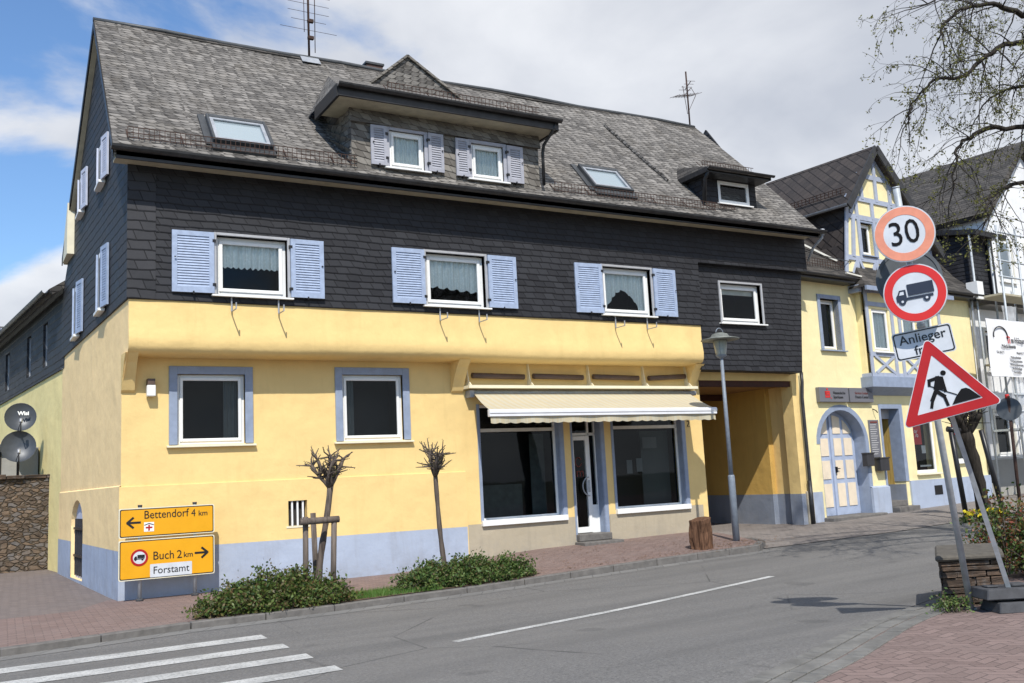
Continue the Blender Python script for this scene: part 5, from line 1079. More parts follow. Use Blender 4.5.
for x0 in (11.4, 13.2): window(nb_, x0, x0 + .85, 7.3, 8.7, .2, back=-.02, fw=.09, T=TB, trim='offwhite', tw=.08, room=False, sash=False)
m = MB(TB); roof_slab(m, (10.45, -.1, 9.45), (13.6, -.1, 12.4), (13.6, 5, 12.4), (10.45, 5, 9.45), .2); roof_slab(m, (16.75, -.1, 9.45), (13.6, -.1, 12.4), (13.6, 5, 12.4), (16.75, 5, 9.45), .2); build('gable_roof', m, 'slate_dark', up)
m = MB(TB); m.tube([(9.0, .2, 6.4), (9.0, .2, .8)], .06, 8); m.tube([(9.25, .2, 3.2), (9.25, .2, .8)], .05, 8); build('downpipe', m, 'lead', nb_)
scf = thing('scaffold', 'tubular steel scaffold in front of the white renovated house', 'scaffold', tuple(TB @ Vector((12, -1, 0))), None)
for k, x in enumerate((8.95, 10.1, 11.3, 12.5, 14.0, 16.4)):
    for y in (-1.05, -.2):
        m = MB(TB); m.tube([(x, y, .35), (x, y, 8.6)], .035, 8); build('upright', m, 'galv', scf)
for z in (2.4, 4.4, 6.5):
    m = MB(TB); m.box(8.9, 16.5, -1.0, -.25, z - .06, z); build('deck', m, 'soffit' if z > 3 else 'galv', scf)
for z in (2.9, 3.4, 4.9, 5.4, 7.0, 7.5, 8.4):
    m = MB(TB); m.tube([(8.8, -1.05, z), (16.6, -1.05, z)], .027, 6); build('rail', m, 'galv', scf)
for a, b in (((8.95, .4), (10.1, 2.4)), ((11.3, 4.4), (8.95, 2.4)), ((8.95, 4.4), (11.3, 6.5)), ((8.95, 2.4), (11.3, .5)), ((10.1, 6.5), (11.3, 8.4))):
    m = MB(TB); m.tube([(a[0], -1.1, a[1]), (b[0], -1.1, b[1])], .027, 6); build('brace', m, 'galv', scf)
m = MB(TB); m.box(9.45, 10.15, -.95, -.93, 2.6, 3.1); build('toe_board', m, 'offwhite', scf)
m = MB(TB); vs = []; fs = []
for i in range(11):
    for j in range(13): x = 8.75 + .85 * i / 10; z = 2.5 + 3.6 * j / 12; vs.append((x, -1.02 + .04 * math.sin(i * 1.7 + j), z))
for i in range(10):
    for j in range(12): a = i * 13 + j; fs.append((a, a + 13, a + 14, a + 1))
m.add(vs, fs, True); sn = build('safety_net', m, 'net', scf, flip=False)
# banner
c0 = b_ray(985, 318, -1.14); c1 = b_ray(1030, 378, -1.14); bx0, bx1, bz0, bz1 = c0.x, c0.x + 2.35, b_ray(993, 376, -1.14).z, c0.z
m = MB(TB); vs = []; fs = []
for i in range(17):
    for j in range(13): x = bx0 + (bx1 - bx0) * i / 16; z = bz0 + (bz1 - bz0) * j / 12; vs.append((x, -1.14 + .02 * math.sin(i * .8 + j * .5), z))
for i in range(16):
    for j in range(12): a = i * 13 + j; fs.append((a, a + 13, a + 14, a + 1))
m.add(vs, fs, True); bn = build('banner', m, 'banner', loc=tuple(TB @ Vector((bx0, -1.14, bz0))), flip=False); tag(bn, "white tradesman's banner with black and red lettering tied to the scaffold", 'banner')
W_ = bx1 - bx0; Hh = bz1 - bz0
m = MB(TB); m.tube([(bx0 + W_ * (.30 + .17 * math.cos(t)), -1.175, bz1 - Hh * (.30 - .17 * math.sin(t))) for t in [k * .22 for k in range(-1, 16)]], .018, 5)
text_mb(m, 'm Höhner', .27, Matrix.Translation((bx0 + W_ * .55, -1.172, bz1 - Hh * .36)), .003, 'LEFT', .0, sx=.7)
text_mb(m, 'Malerfachbetrieb', .15, Matrix.Translation((bx0 + W_ * .3, -1.172, bz1 - Hh * .47)), .003, 'LEFT', .0, sx=.8)
for k, s_ in enumerate(('Malerarbeiten', 'Verputzarbeiten', 'Wärmedämmung', 'Bodenbeläge', 'Gerüstbau')): text_mb(m, s_, .11, Matrix.Translation((bx0 + W_ * .62, -1.172, bz1 - Hh * (.66 + .065 * k))), .002, sx=1.0)
text_mb(m, 'Tel. 06772', .10, Matrix.Translation((bx0 + W_ * .25, -1.172, bz1 - Hh * .58)), .002); text_mb(m, 'Mobil 0171', .10, Matrix.Translation((bx0 + W_ * .75, -1.172, bz1 - Hh * .58)), .002)
build('lettering', m, 'black', bn); m = MB(TB); text_mb(m, 'Ti', .30, Matrix.Translation((bx0 + W_ * .45, -1.172, bz1 - Hh * .36)), .003, 'LEFT', .006, sx=.75); build('lettering', m, 'red', bn)
# ------------------------------------------------------------------ road signs
def disc(mb, r0, r1, y0, y1, n=40, cx=0, cz=0):
    vs = []; fs = []
    for y in (y0, y1):
        for r_ in ((r0, r1) if r0 > 0 else (r1,)):
            for k in range(n): a = 2 * math.pi * k / n; vs.append((cx + r_ * math.cos(a), y, cz + r_ * math.sin(a)))
    if r0 > 0:
        for k in range(n): q = (k + 1) % n; fs += [(k, q, n + q, n + k), (2 * n + k, 3 * n + k, 3 * n + q, 2 * n + q), (n + k, n + q, 3 * n + q, 3 * n + k), (k, 2 * n + k, 2 * n + q, q)]
    else:
        fs += [tuple(range(n)), tuple(range(n, 2 * n))[::-1]] + [(k, (k + 1) % n, n + (k + 1) % n, n + k) for k in range(n)]
    mb.add(vs, fs)
def lorry(T, s):      # lorry silhouette, facing left; width about s
    m = MB(T); y0, y1 = -.016, -.0135
    def bx(x0, x1, z0, z1): m.box(x0 * s, x1 * s, y0, y1, z0 * s, z1 * s)
    bx(-.18, .5, -.05, .27); m.prism([(p[0] * s, p[1] * s) for p in ((-.5, -.18), (-.23, -.18), (-.23, .14), (-.40, .14), (-.46, .02), (-.5, -.02))], y0, y1, 'y'); bx(-.23, .46, -.16, -.09)
    m2 = MB(T)
    for cx in (-.36, .28): disc(m, 0, .095 * s, y0 - .001, y1, 20, cx * s, -.19 * s)
    m2.prism([(p[0] * s, p[1] * s) for p in ((-.42, 0), (-.29, 0), (-.29, .09), (-.38, .09))], y0 - .002, y0 - .0005, 'y')
    for cx in (-.36, .28): disc(m2, 0, .035 * s, y0 - .003, y0 - .0012, 14, cx * s, -.19 * s)
    return m, m2
pf = gpt(972, 610, lambda x, y: H(x, y)); dep = (BZ.x * 0 or 0)
def depth_of(p): v = Vector(p) - Vector((0, 0, CAMH)); return BX.z * v.x + BY.z * v.y + BZ.z * v.z
dp_ = depth_of(pf); top = cd(896, 188, dp_ - .25)
sgn = thing('sign_post', 'leaning grey post with speed limit 30, lorry ban and residents plate', 'traffic sign', tuple(pf))
m = MB(); m.tube([pf - Vector((0, 0, .1)), top], .032, 12); m.tube([pf + Vector((0, 0, .0)), pf + Vector((0, 0, .03))], .05, 10); m.tube([top, top + (top - pf).normalized() * .015], .034, 12); build('pole', m, 'galv', sgn)
zax = (top - pf).normalized()
def sign_mat(px, py, d, roll, yaw=0.):
    """frame of a sign whose front looks at the road user: local -Y is the front"""
    c = cd(px, py, d); fwd = Vector((c.x, c.y, 0)).normalized(); fwd = Matrix.Rotation(R(yaw), 3, 'Z') @ fwd
    x = fwd.cross(Vector((0, 0, 1))).normalized(); z = Vector((0, 0, 1)); Rr = Matrix.Rotation(R(roll), 3, fwd); x = Rr @ x * 1; z = Rr @ z
    return Matrix(((x.x, fwd.x, z.x, c.x), (x.y, fwd.y, z.y, c.y), (x.z, fwd.z, z.z, c.z), (0, 0, 0, 1)))
ROLL = -5.0
def rsign(px, py, dia, d, roll, ringmat, w_in, name):
    T = sign_mat(px, py, d, roll); m = MB(T); disc(m, 0, dia / 2, -.006, .004); o = build(name, m, 'galv', sgn, bevel=.001)
    m = MB(T); disc(m, 0, dia / 2 - .006, -.008, -.0065); build('plate', m, 'signwhite', o)
    m = MB(T); disc(m, w_in, dia / 2 - .012, -.011, -.0085); build('ring', m, ringmat, o); return T, o
T30, o30 = rsign(904.3, 234, .555, dp_ - .36, ROLL, 'redfade', .188, 'speed_limit_sign')
m = MB(T30); text_mb(m, '30', .335, Matrix.Translation((0, -.012, -.0)), .002, bold=.0, sx=.86); build('lettering', m, 'print', o30)
TL_, oL = rsign(915, 293, .57, dp_ - .42, ROLL, 'red', .20, 'lorry_ban_sign')
ma, mb_ = lorry(TL_ @ Matrix.Translation((0, 0, .0)) @ Matrix.Rotation(R(0), 4, 'Y'), .34); build('lorry_symbol', ma, 'navy', oL); build('lorry_detail', mb_, 'signwhite', oL)
Tb = sign_mat(909, 279, dp_ + .02, ROLL, 4); m = MB(Tb); disc(m, 0, .31, -.004, .006); bk = build('back_sign', m, 'signback', sgn, bevel=.002); m = MB(Tb); disc(m, .28, .312, -.012, -.0045); build('rim', m, 'signback', bk)
Tp = sign_mat(923.5, 342.5, dp_ - .34, -7); m = MB(Tp)
def rrect(w_, h_, r_, n=5):
    P = []
    for cx, cz, a0 in ((w_ / 2 - r_, h_ / 2 - r_, 0), (-w_ / 2 + r_, h_ / 2 - r_, 90), (-w_ / 2 + r_, -h_ / 2 + r_, 180), (w_ / 2 - r_, -h_ / 2 + r_, 270)):
        for k in range(n): a = R(a0 + 90 * k / (n - 1)); P.append((cx + r_ * math.cos(a), cz + r_ * math.sin(a)))
    return P
m.prism(rrect(.54, .275, .03), -.006, .003, 'y'); opl = build('residents_plate', m, 'signwhite', sgn); m = MB(Tp); o1 = rrect(.52, .255, .025); o2 = rrect(.497, .232, .02)
for i in range(len(o1)): j = (i + 1) % len(o1); m.hexa([(o1[i][0], -.009, o1[i][1]), (o1[j][0], -.009, o1[j][1]), (o2[j][0], -.009, o2[j][1]), (o2[i][0], -.009, o2[i][1])], [(o1[i][0], -.0065, o1[i][1]), (o1[j][0], -.0065, o1[j][1]), (o2[j][0], -.0065, o2[j][1]), (o2[i][0], -.0065, o2[i][1])])
build('border', m, 'black', opl); m = MB(Tp); text_mb(m, 'Anlieger', .125, Matrix.Translation((0, -.009, .052)), .0015, bold=.001); text_mb(m, 'frei', .125, Matrix.Translation((-.01, -.009, -.065)), .0015, bold=.001); build('lettering', m, 'black', opl)
# clamps
m = MB(); 
for px, py in ((904.5, 250), (912, 268), (921, 326),):
    c = cd(px, py, dp_ - .30); m.tube([c - zax * .02, c + zax * .02], .04, 10)
build('clamp', m, 'galv', sgn)
# construction warning triangle on its own strut and rubber foot
dt = dp_ - .75; cen = cd(943.7, 389.4, dt); foot = gpt(1013, 597, lambda x, y: H(x, y) + .12)
Tt = sign_mat(943.7, 389.4, dt, -12.3, 3)
wk = thing('roadworks_sign', 'tilted roadworks warning triangle on galvanised strut in rubber foot', 'traffic sign', (foot.x, foot.y, foot.z - .12))
def tri(s_, rr_, n=5):
    P = []; Rr_ = s_ / math.sqrt(3)
    for a0 in (90, 210, 330):
        cx, cz = (Rr_ - 2 * rr_) * math.cos(R(a0)), (Rr_ - 2 * rr_) * math.sin(R(a0))
        for k in range(n): a = R(a0 - 60 + 120 * k / (n - 1)); P.append((cx + rr_ * math.cos(a), cz + rr_ * math.sin(a)))
    return P
m = MB(Tt); m.prism(tri(.885, .033), -.004, .006, 'y'); tr_ = build('warning_triangle', m, 'signwhite', wk, bevel=.001)
m = MB(Tt); o1 = tri(.862, .03); o2 = tri(.575, .004)
for i in range(len(o1)): j = (i + 1) % len(o1); m.hexa([(o1[i][0], -.0075, o1[i][1]), (o1[j][0], -.0075, o1[j][1]), (o2[j][0], -.0075, o2[j][1]), (o2[i][0], -.0075, o2[i][1])], [(o1[i][0], -.0045, o1[i][1]), (o1[j][0], -.0045, o1[j][1]), (o2[j][0], -.0045, o2[j][1]), (o2[i][0], -.0045, o2[i][1])])
build('border', m, 'darkred', tr_)
# worker drawn as strokes (crop pixels: 7.19 per photo pixel, origin 900,335)
sc_ = 7.19 * 960 / dt; ang = R(16.6); c0x, c0z = (943.7 - 900) * 7.19, (389.4 - 335) * 7.19
def W(px, py): dx, dz = (px - c0x) / sc_, -(py - c0z) / sc_; return (dx * math.cos(ang) + dz * math.sin(ang), -dx * math.sin(ang) + dz * math.cos(ang))
m = MB(Tt); h_ = W(313, 272); disc(m, 0, .0235, -.0085, -.005, 20, h_[0], h_[1])
yk = [-.0085]
def poly(pts): P = [W(*p) for p in pts]; m.prism(P, yk[0], -.0052, 'y'); yk[0] -= .0002
poly([(262, 302), (298, 296), (318, 322), (312, 392), (246, 390)])
def stroke(a, b, w_):
    a = Vector(a); b = Vector(b); d = (b - a).normalized(); n = Vector((-d.y, d.x)) * w_ / 2; e_ = d * w_ * .3; poly([tuple(a - n - e_), tuple(b - n + e_), tuple(b + n + e_), tuple(a + n - e_)])
stroke((286, 312), (280, 380), 52); stroke((282, 305), (218, 330), 24); stroke((219, 326), (220, 366), 20); stroke((220, 366), (290, 392), 7); stroke((305, 318), (326, 404), 20); stroke((262, 405), (238, 470), 28); stroke((240, 466), (232, 522), 20); stroke((266, 404), (318, 440), 26); stroke((316, 438), (340, 502), 20); stroke((290, 392), (398, 428), 6)
poly([(368, 500), (392, 444), (428, 388), (458, 380), (482, 388), (554, 445)])
build('worker_symbol', m, 'print', tr_)
st0 = Vector((foot.x, foot.y, foot.z - .06)); st1 = cen + Vector((.06, .10, 0)) + (cen - foot).normalized() * .16; fw_ = Vector((cen.x, cen.y, 0)).normalized(); st1 = cen + (Tt.to_3x3() @ Vector((0, 1, 0))) * .065 + (Tt.to_3x3() @ Vector((0, 0, 1))) * .1
m = MB(); m.beam(st0, st1, .045, .045, up=fw_); build('strut', m, 'galv', wk)
m = MB(); q = cen + fw_ * .035; xx = Tt.to_3x3() @ Vector((1, 0, 0)); zt = Tt.to_3x3() @ Vector((0, 0, 1)); m.beam(q - xx * .32 - zt * .16, q + xx * .32 - zt * .16, .04, .02); m.beam(q - xx * .1 + zt * .16, q + xx * .1 + zt * .16, .04, .02); build('crossbar', m, 'galv', wk)
# rubber foot: two stacked moulded plates
fy = Vector((foot.x, foot.y, 0)).normalized(); Tf = Matrix.Translation((foot.x + .04, foot.y - .02, foot.z - .12)) @ Matrix.Rotation(math.atan2(fy.y, fy.x) - R(62), 4, 'Z')
m = MB(Tf)
def rbase(z0, dx, dy): 
    L_, W2, h2 = .80, .40, .10; m.hexa([(dx - L_ / 2, dy - W2 / 2, z0), (dx + L_ / 2, dy - W2 / 2, z0), (dx + L_ / 2, dy + W2 / 2, z0), (dx - L_ / 2, dy + W2 / 2, z0)], [(dx - L_ / 2 + .03, dy - W2 / 2 + .03, z0 + h2), (dx + L_ / 2 - .03, dy - W2 / 2 + .03, z0 + h2), (dx + L_ / 2 - .03, dy + W2 / 2 - .03, z0 + h2), (dx - L_ / 2 + .03, dy + W2 / 2 - .03, z0 + h2)])
    for sx in (-1, 1): m.box(dx + sx * .26 - .06, dx + sx * .26 + .06, dy - .06, dy + .06, z0 + h2, z0 + h2 + .02)
    m.box(dx - .08, dx + .08, dy - .08, dy + .08, z0 + h2, z0 + h2 + .03)
rbase(.0, .08, -.05); rbase(.125, 0, 0); build('rubber_foot', m, 'blackrubber', wk, bevel=.015)

# ------------------------------------------------------------------ yellow direction sign
Y0 = 16.86; ys = thing('direction_sign', 'yellow direction sign on two posts in front of the blue plinth', 'direction sign', (3.0, Y0, 0))
for x in (2.60, 3.47):
    m = MB(); m.tube([(x, Y0 + .07, -.05), (x, Y0 + .07, 1.52)], .03, 12); po = build('post', m, 'galv', ys); m = MB(); m.tube([(x, Y0 + .07, .0), (x, Y0 + .07, .045)], .06, 12); m.tube([(x, Y0 + .07, 1.51), (x, Y0 + .07, 1.545)], .036, 12); build('collar', m, 'blackrubber', po)
pan = [(1.0 + .02, 1.495), (.345, .985)]
for k, (za, zb) in enumerate(pan):
    cx, cz = (2.265 + 3.775) / 2, (za + zb) / 2; w_ = 1.51; h_ = zb - za; T = Matrix.Translation((cx, Y0, cz)); m = MB(T); m.prism(rrect(w_, h_, .03), -.01, .03, 'y'); pl_ = build('sign_panel', m, 'cream', ys)
    m = MB(T); m.prism(rrect(w_ - .03, h_ - .03, .025), -.0125, -.0105, 'y'); bl_ = build('border', m, 'black', pl_); m = MB(T); m.prism(rrect(w_ - .06, h_ - .06, .02), -.015, -.013, 'y'); build('face', m, 'yellowsign', pl_)
    b_ = MB(T)
    def arrow(x, z, s_, dr):
        yk_ = -.0185
        for (a, b) in (((x - dr * .11, z), (x + dr * .085, z)), ((x + dr * .0, z + .085), (x + dr * .10, z)), ((x + dr * .0, z - .085), (x + dr * .10, z))):
            a = Vector(a); b = Vector(b); d = (b - a).normalized(); n = Vector((-d.y, d.x)) * .017; P = [a - n, b - n + d * .006, b + n + d * .006, a + n]; b_.prism([tuple(p) for p in P], yk_, -.0155, 'y'); yk_ -= .0004
    if k == 0:
        arrow(-.53, .005, 1, -1); text_mb(b_, 'Bettendorf', .185, Matrix.Translation((-.375, -.017, .115)), .0015, 'LEFT', .0005, sx=.87); text_mb(b_, '4', .175, Matrix.Translation((.375, -.017, .105)), .0015, 'LEFT', .0, sx=.85); text_mb(b_, 'km', .125, Matrix.Translation((.49, -.017, .095)), .0015, 'LEFT', .001)
        build('lettering', b_, 'black', pl_); m = MB(T); m.box(-.37, -.215, -.018, -.0155, -.15, -.0); q = build('hospital_plate', m, 'white', pl_); m = MB(T); m.box(-.345, -.24, -.0205, -.0185, -.098, -.072); m.box(-.305, -.28, -.021, -.0185, -.135, -.04); build('cross', m, 'darkred', pl_)
        m = MB(T); m.beam((-.365, -.02, -.045), (-.2925, -.02, -.018), .004, .012); m.beam((-.2925, -.02, -.018), (-.22, -.02, -.045), .004, .012); build('roof_mark', m, 'navy', pl_)
    else:
        arrow(.54, .04, 1, 1); text_mb(b_, 'Buch', .19, Matrix.Translation((-.235, -.017, .04)), .0015, 'LEFT', .0005, sx=.9); text_mb(b_, '2', .185, Matrix.Translation((.14, -.017, .035)), .0015, 'LEFT', .0); text_mb(b_, 'km', .125, Matrix.Translation((.25, -.017, .025)), .0015, 'LEFT', .001)
        m = MB(T); m.prism(rrect(.66, .21, .012), -.018, -.0155, 'y'); m.v = [T @ (Matrix.Translation((.055, 0, -.19)) @ (T.inverted() @ p)) for p in m.v]; build('white_plate', m, 'signwhite', pl_)
        text_mb(b_, 'Forstamt', .165, Matrix.Translation((.055, -.0205, -.19)), .0015, 'CENTER', .0, sx=.95); build('lettering', b_, 'black', pl_)
        Tc = T @ Matrix.Translation((-.44, 0, .035)); m = MB(Tc); disc(m, 0, .135, -.018, -.0155); build('ban_plate', m, 'signwhite', pl_); m = MB(Tc); disc(m, .10, .135, -.0205, -.0185); build('ban_ring', m, 'darkred', pl_); ma, mb_ = lorry(Tc @ Matrix.Translation((0, -.006, 0)), .165); build('lorry_symbol', ma, 'black', pl_)

# ------------------------------------------------------------------ street lamp, back-facing round sign, timber block
lf = gpt(737, 547, lambda x, y: H(x, y) + .03); lx, ly = lf.x, lf.y; lz = lf.z
ztop = onY(719, 338, ly).z; lamp = thing('street_lamp', 'slim grey street lamp with flat hat beside the gateway', 'street lamp', (lx, ly, lz))
m = MB(); m.tube([(lx, ly, lz - .05), (lx, ly, lz + 1.42), (lx, ly, lz + 1.46)], [.072, .072, .06], 14); m.tube([(lx, ly, lz + 1.42), (lx, ly, ztop - .42)], [.048, .034], 12); build('pole', m, 'greypaint', lamp)
m = MB(); c_ = (lx, ly, ztop - .42); m.lathe([(.03, -.02), (.06, 0), (.11, .04), (.115, .06)], c_, 16); hd_ = build('lantern_base', m, 'greypaint', lamp)
m = MB(); m.lathe([(.105, .05), (.15, .36), (.12, .37), (0, .37)], c_, 16); M['lampglass'] = plain('cloudy_lamp_glass', (.34, .35, .30), .25, var=.2); build('lantern_glass', m, 'lampglass', lamp)
m = MB(); m.lathe([(0, .36), (.17, .37), (.40, .375), (.40, .39), (.2, .44), (.16, .50), (.08, .53), (0, .53)], c_, 24); M['hat'] = plain('weathered_green_grey_hat', (.20, .21, .19), .5, .3, .25, 15); build('lantern_hat', m, 'hat', lamp)
m = MB(); m.tube([(lx + .1 * math.cos(t), ly, ztop + .10 + .11 * math.sin(t)) for t in [math.pi * k / 8 for k in range(9)]], .01, 6)
for a in range(4): m.tube([(lx + .1 * math.cos(a * 1.57 + .7), ly + .1 * math.sin(a * 1.57 + .7), ztop - .37), (lx + .145 * math.cos(a * 1.57 + .7), ly + .145 * math.sin(a * 1.57 + .7), ztop - .05)], .008, 5)
build('bracket', m, 'greypaint', lamp)
fs_ = cd(1009, 409, 17.5); bs = thing('round_sign', 'small round sign seen from its grey back on a rusty pole', 'traffic sign', (fs_.x, fs_.y, .3))
Tq = sign_mat(1009, 409, 17.5, -2); m = MB(Tq); disc(m, 0, .21, -.006, .006); build('disc', m, 'signback', bs, bevel=.002); base = cd(1019, 500, 17.5); m = MB(); m.tube([Vector((base.x, base.y, .2)), cd(1008, 396, 17.52)], .03, 8); build('pole', m, 'rust', bs); m = MB(Tq); m.tube([(0, 0, .2), (0, 0, .27)], .035, 8); build('cap', m, 'red', bs)
# timber block
tp = gpt(705, 552, lambda x, y: H(x, y) + .08); m = MB(Matrix.Translation((tp.x + .02, tp.y + .1, tp.z - .03)) @ Matrix.Rotation(R(14), 4, 'Z')); n = 7; vs = []; fs = []
for j in range(9):
    z = .66 * j / 8; 
    for k in range(24):
        t = 2 * math.pi * k / 24; c_, s_ = math.cos(t), math.sin(t); r_ = .175 / max(abs(c_), abs(s_)) ** .82; r_ *= 1 + .22 * noise.noise(Vector((c_ * 2, s_ * 2, z * 4))) + .12 * noise.noise(Vector((c_ * 7, s_ * 7, z * 6))) + (.22 * (1 - min(z / .2, 1)) ** 2); vs.append((r_ * c_, r_ * s_ * .9, z + .03 * c_))
for j in range(8):
    for k in range(24): fs.append((j * 24 + k, j * 24 + (k + 1) % 24, (j + 1) * 24 + (k + 1) % 24, (j + 1) * 24 + k))
fs.append(tuple(8 * 24 + k for k in range(24))); m.add(vs, fs); tb2 = build('timber_block', m, 'blockwood', loc=(tp.x, tp.y + .1, tp.z), bevel=.012); tag(tb2, 'rough squared red brown timber block standing at the house corner', 'block')
for p in tb2.data.polygons: p.use_smooth = False

# ------------------------------------------------------------------ planting strip
def leaf_cloud(mb, pts, size, rng, elong=1.8):
    for p in pts:
        s_ = size * rng.uniform(.6, 1.3); a = rng.uniform(0, 6.28); tilt = rng.uniform(-.9, 1.2)
        d = Vector((math.cos(a) * math.cos(tilt), math.sin(a) * math.cos(tilt), math.sin(tilt))); n = d.cross(Vector((rng.uniform(-1, 1), rng.uniform(-1, 1), rng.uniform(-.3, 1)))); 
        if n.length < .05: continue
        n.normalize(); n *= s_ / elong * .5; p = Vector(p)
        mb.add([p, p + d * s_ * .5 + n, p + d * s_, p + d * s_ * .5 - n], [(0, 1, 2, 3)])
def bush(name, label, zone, hfun, n, size, mat, seed, twigs=160, cat='shrub', group=None, basef=None, flowers=None):
    """zone: list of (x, y, rx, ry, h) mounds"""
    rng = random.Random(seed); cx = sum(z[0] for z in zone) / len(zone); cy = sum(z[1] for z in zone) / len(zone); g = basef(cx, cy); t = thing(name, label, cat, (cx, cy, g), group)
    m = MB(); tw = MB(); tot = sum(z[2] * z[3] * z[4] ** .5 for z in zone)
    for (x, y, rx, ry, h) in zone:
        k_ = int(n * rx * ry * h ** .5 / tot); ns = max(6, int(k_ / 26))
        for s_ in range(ns):     # shoots
            a = rng.uniform(0, 6.28); r_ = math.sqrt(rng.random()); sx, sy = x + rx * r_ * math.cos(a) * .8, y + ry * r_ * math.sin(a) * .8; zg = basef(sx, sy)
            hh = h * (1 - .75 * r_ ** 2.2) * rng.uniform(.55, 1.18); ex, ey = sx + rng.uniform(-.2, .2) + rx * .22 * math.cos(a) * r_, sy + rng.uniform(-.15, .15) + ry * .22 * math.sin(a) * r_
            P = [Vector((sx, sy, zg)), Vector(((sx * .6 + ex * .4), (sy * .6 + ey * .4), zg + hh * .6)), Vector((ex, ey, zg + hh))]
            if s_ % 3 == 0: tw.tube(P, [.008, .005, .002], 4, cap=False)
            L_ = []
            for q in range(26): u = rng.random() ** .7; b = (P[0].lerp(P[1], u * 2) if u < .5 else P[1].lerp(P[2], u * 2 - 1)); L_.append(b + Vector((rng.gauss(0, .045), rng.gauss(0, .045), rng.gauss(0, .03))))
            leaf_cloud(m, L_, size, rng)
    build('foliage', m, mat, t, flip=False); build('stems', tw, 'bark', t, flip=False)
    if flowers:
        f = MB(); 
        for q in range(flowers[0]): z = rng.choice(zone); a = rng.uniform(0, 6.28); r_ = rng.random(); leaf_cloud(f, [(z[0] + z[2] * r_ * math.cos(a), z[1] + z[3] * r_ * math.sin(a), basef(z[0], z[1]) + z[4] * rng.uniform(.6, 1))], flowers[2], rng, 1.2)
        build('blossom', f, flowers[1], t, flip=False)
    return t
bed = [(2.75, 13.7), (3.3, 13.62), (4.8, 13.66), (6, 13.85), (8.1, 14.1), (8.7, 14.4), (8.2, 14.95), (6.8, 14.9), (5.3, 14.9), (4.0, 14.7), (3.1, 14.3)]
sheet('planting_bed', bed, lambda x, y: PV(x, y) + .012, 'soil', .3)
pvf = lambda x, y: PV(x, y) + .01
bush('shrub', 'sprawling dark green shrub around the staked pollard tree', [(3.12, 13.74, .36, .2, .24), (3.45, 13.9, .5, .32, .40), (3.95, 14.05, .55, .38, .56), (4.4, 14.1, .45, .34, .5), (4.0, 13.74, .7, .2, .34), (4.7, 13.85, .4, .25, .34)], None, 24000, .055, 'leaf_bush', 1, basef=pvf, group='low shrubs in the kerbside bed')
bush('shrub', 'low green shrub at the foot of the thin pollard tree nearer the shop', [(6.25, 14.15, .35, .25, .34), (6.7, 14.35, .5, .35, .40), (7.3, 14.45, .5, .35, .45), (7.9, 14.45, .45, .35, .38), (7.3, 14.15, .7, .2, .28), (8.3, 14.4, .25, .2, .3)], None, 20000, .055, 'leaf_bush2', 2, basef=pvf, group='low shrubs in the kerbside bed')
rng = random.Random(5); m = MB()
for q in range(5200):
    x = rng.uniform(4.2, 6.6); y = 13.72 + (x - 4.2) * .06 + rng.random() * .75; z = pvf(x, y) + .005; h_ = rng.uniform(.03, .10); a = rng.uniform(0, 6.28); dx, dy = math.cos(a) * .004, math.sin(a) * .004; m.add([(x - dx, y - dy, z), (x + dx, y + dy, z), (x + rng.uniform(-.03, .03), y + rng.uniform(-.03, .03), z + h_)], [(0, 1, 2)])
tag(build('grass', m, 'grass', loc=(5.4, 14.1, 0), flip=False), 'strip of short bright green grass between the two shrubs', 'grass', kind='stuff')
rng = random.Random(9); 
iris = thing('iris_clump', 'clump of upright sword shaped leaves beside the tree stake', 'plant', (4.45, 14.5, pvf(4.45, 14.5))); m = MB()
for q in range(46): x, y = 4.45 + rng.gauss(0, .09), 14.5 + rng.gauss(0, .06); a = rng.uniform(0, 6.28); l_ = rng.uniform(.25, .5); d = Vector((rng.uniform(-.2, .2), rng.uniform(-.2, .2), 1)).normalized() * l_; n = Vector((math.cos(a), math.sin(a), 0)) * .011; p = Vector((x, y, pvf(x, y))); m.add([p - n, p + n, p + d * .7 + n * .8, p + d, p + d * .7 - n * .8], [(0, 1, 2, 3, 4)])
build('leaves', m, 'leaf_bush2', iris, flip=False)
# fallen leaves and grit along the kerb and under the block
m = MB(); rng = random.Random(12)
for q in range(900):
    x = rng.uniform(8.5, 14.2); y = 14.35 + rng.random() ** 2 * 2.6; 
    if rng.random() < .4: x = rng.gauss(13.3, .7); y = rng.gauss(14.8, .35)
    z = pvf(x, y) + .004; a = rng.uniform(0, 6.28); s_ = rng.uniform(.01, .03); c_, n_ = math.cos(a) * s_, math.sin(a) * s_; m.add([(x - c_, y - n_, z), (x + n_ * .6, y - c_ * .6, z + .006), (x + c_, y + n_, z + .004), (x - n_ * .6, y + c_ * .6, z + .002)], [(0, 1, 2, 3)])
M['litter'] = leafmat('dry_leaf_litter', [(.10, .05, .02), (.22, .12, .05), (.16, .09, .05)]); tag(build('leaf_litter', m, 'litter', loc=(12, 15, 0), flip=False), 'dry brown leaf litter scattered on the pavement by the shop', 'leaf litter', kind='stuff')

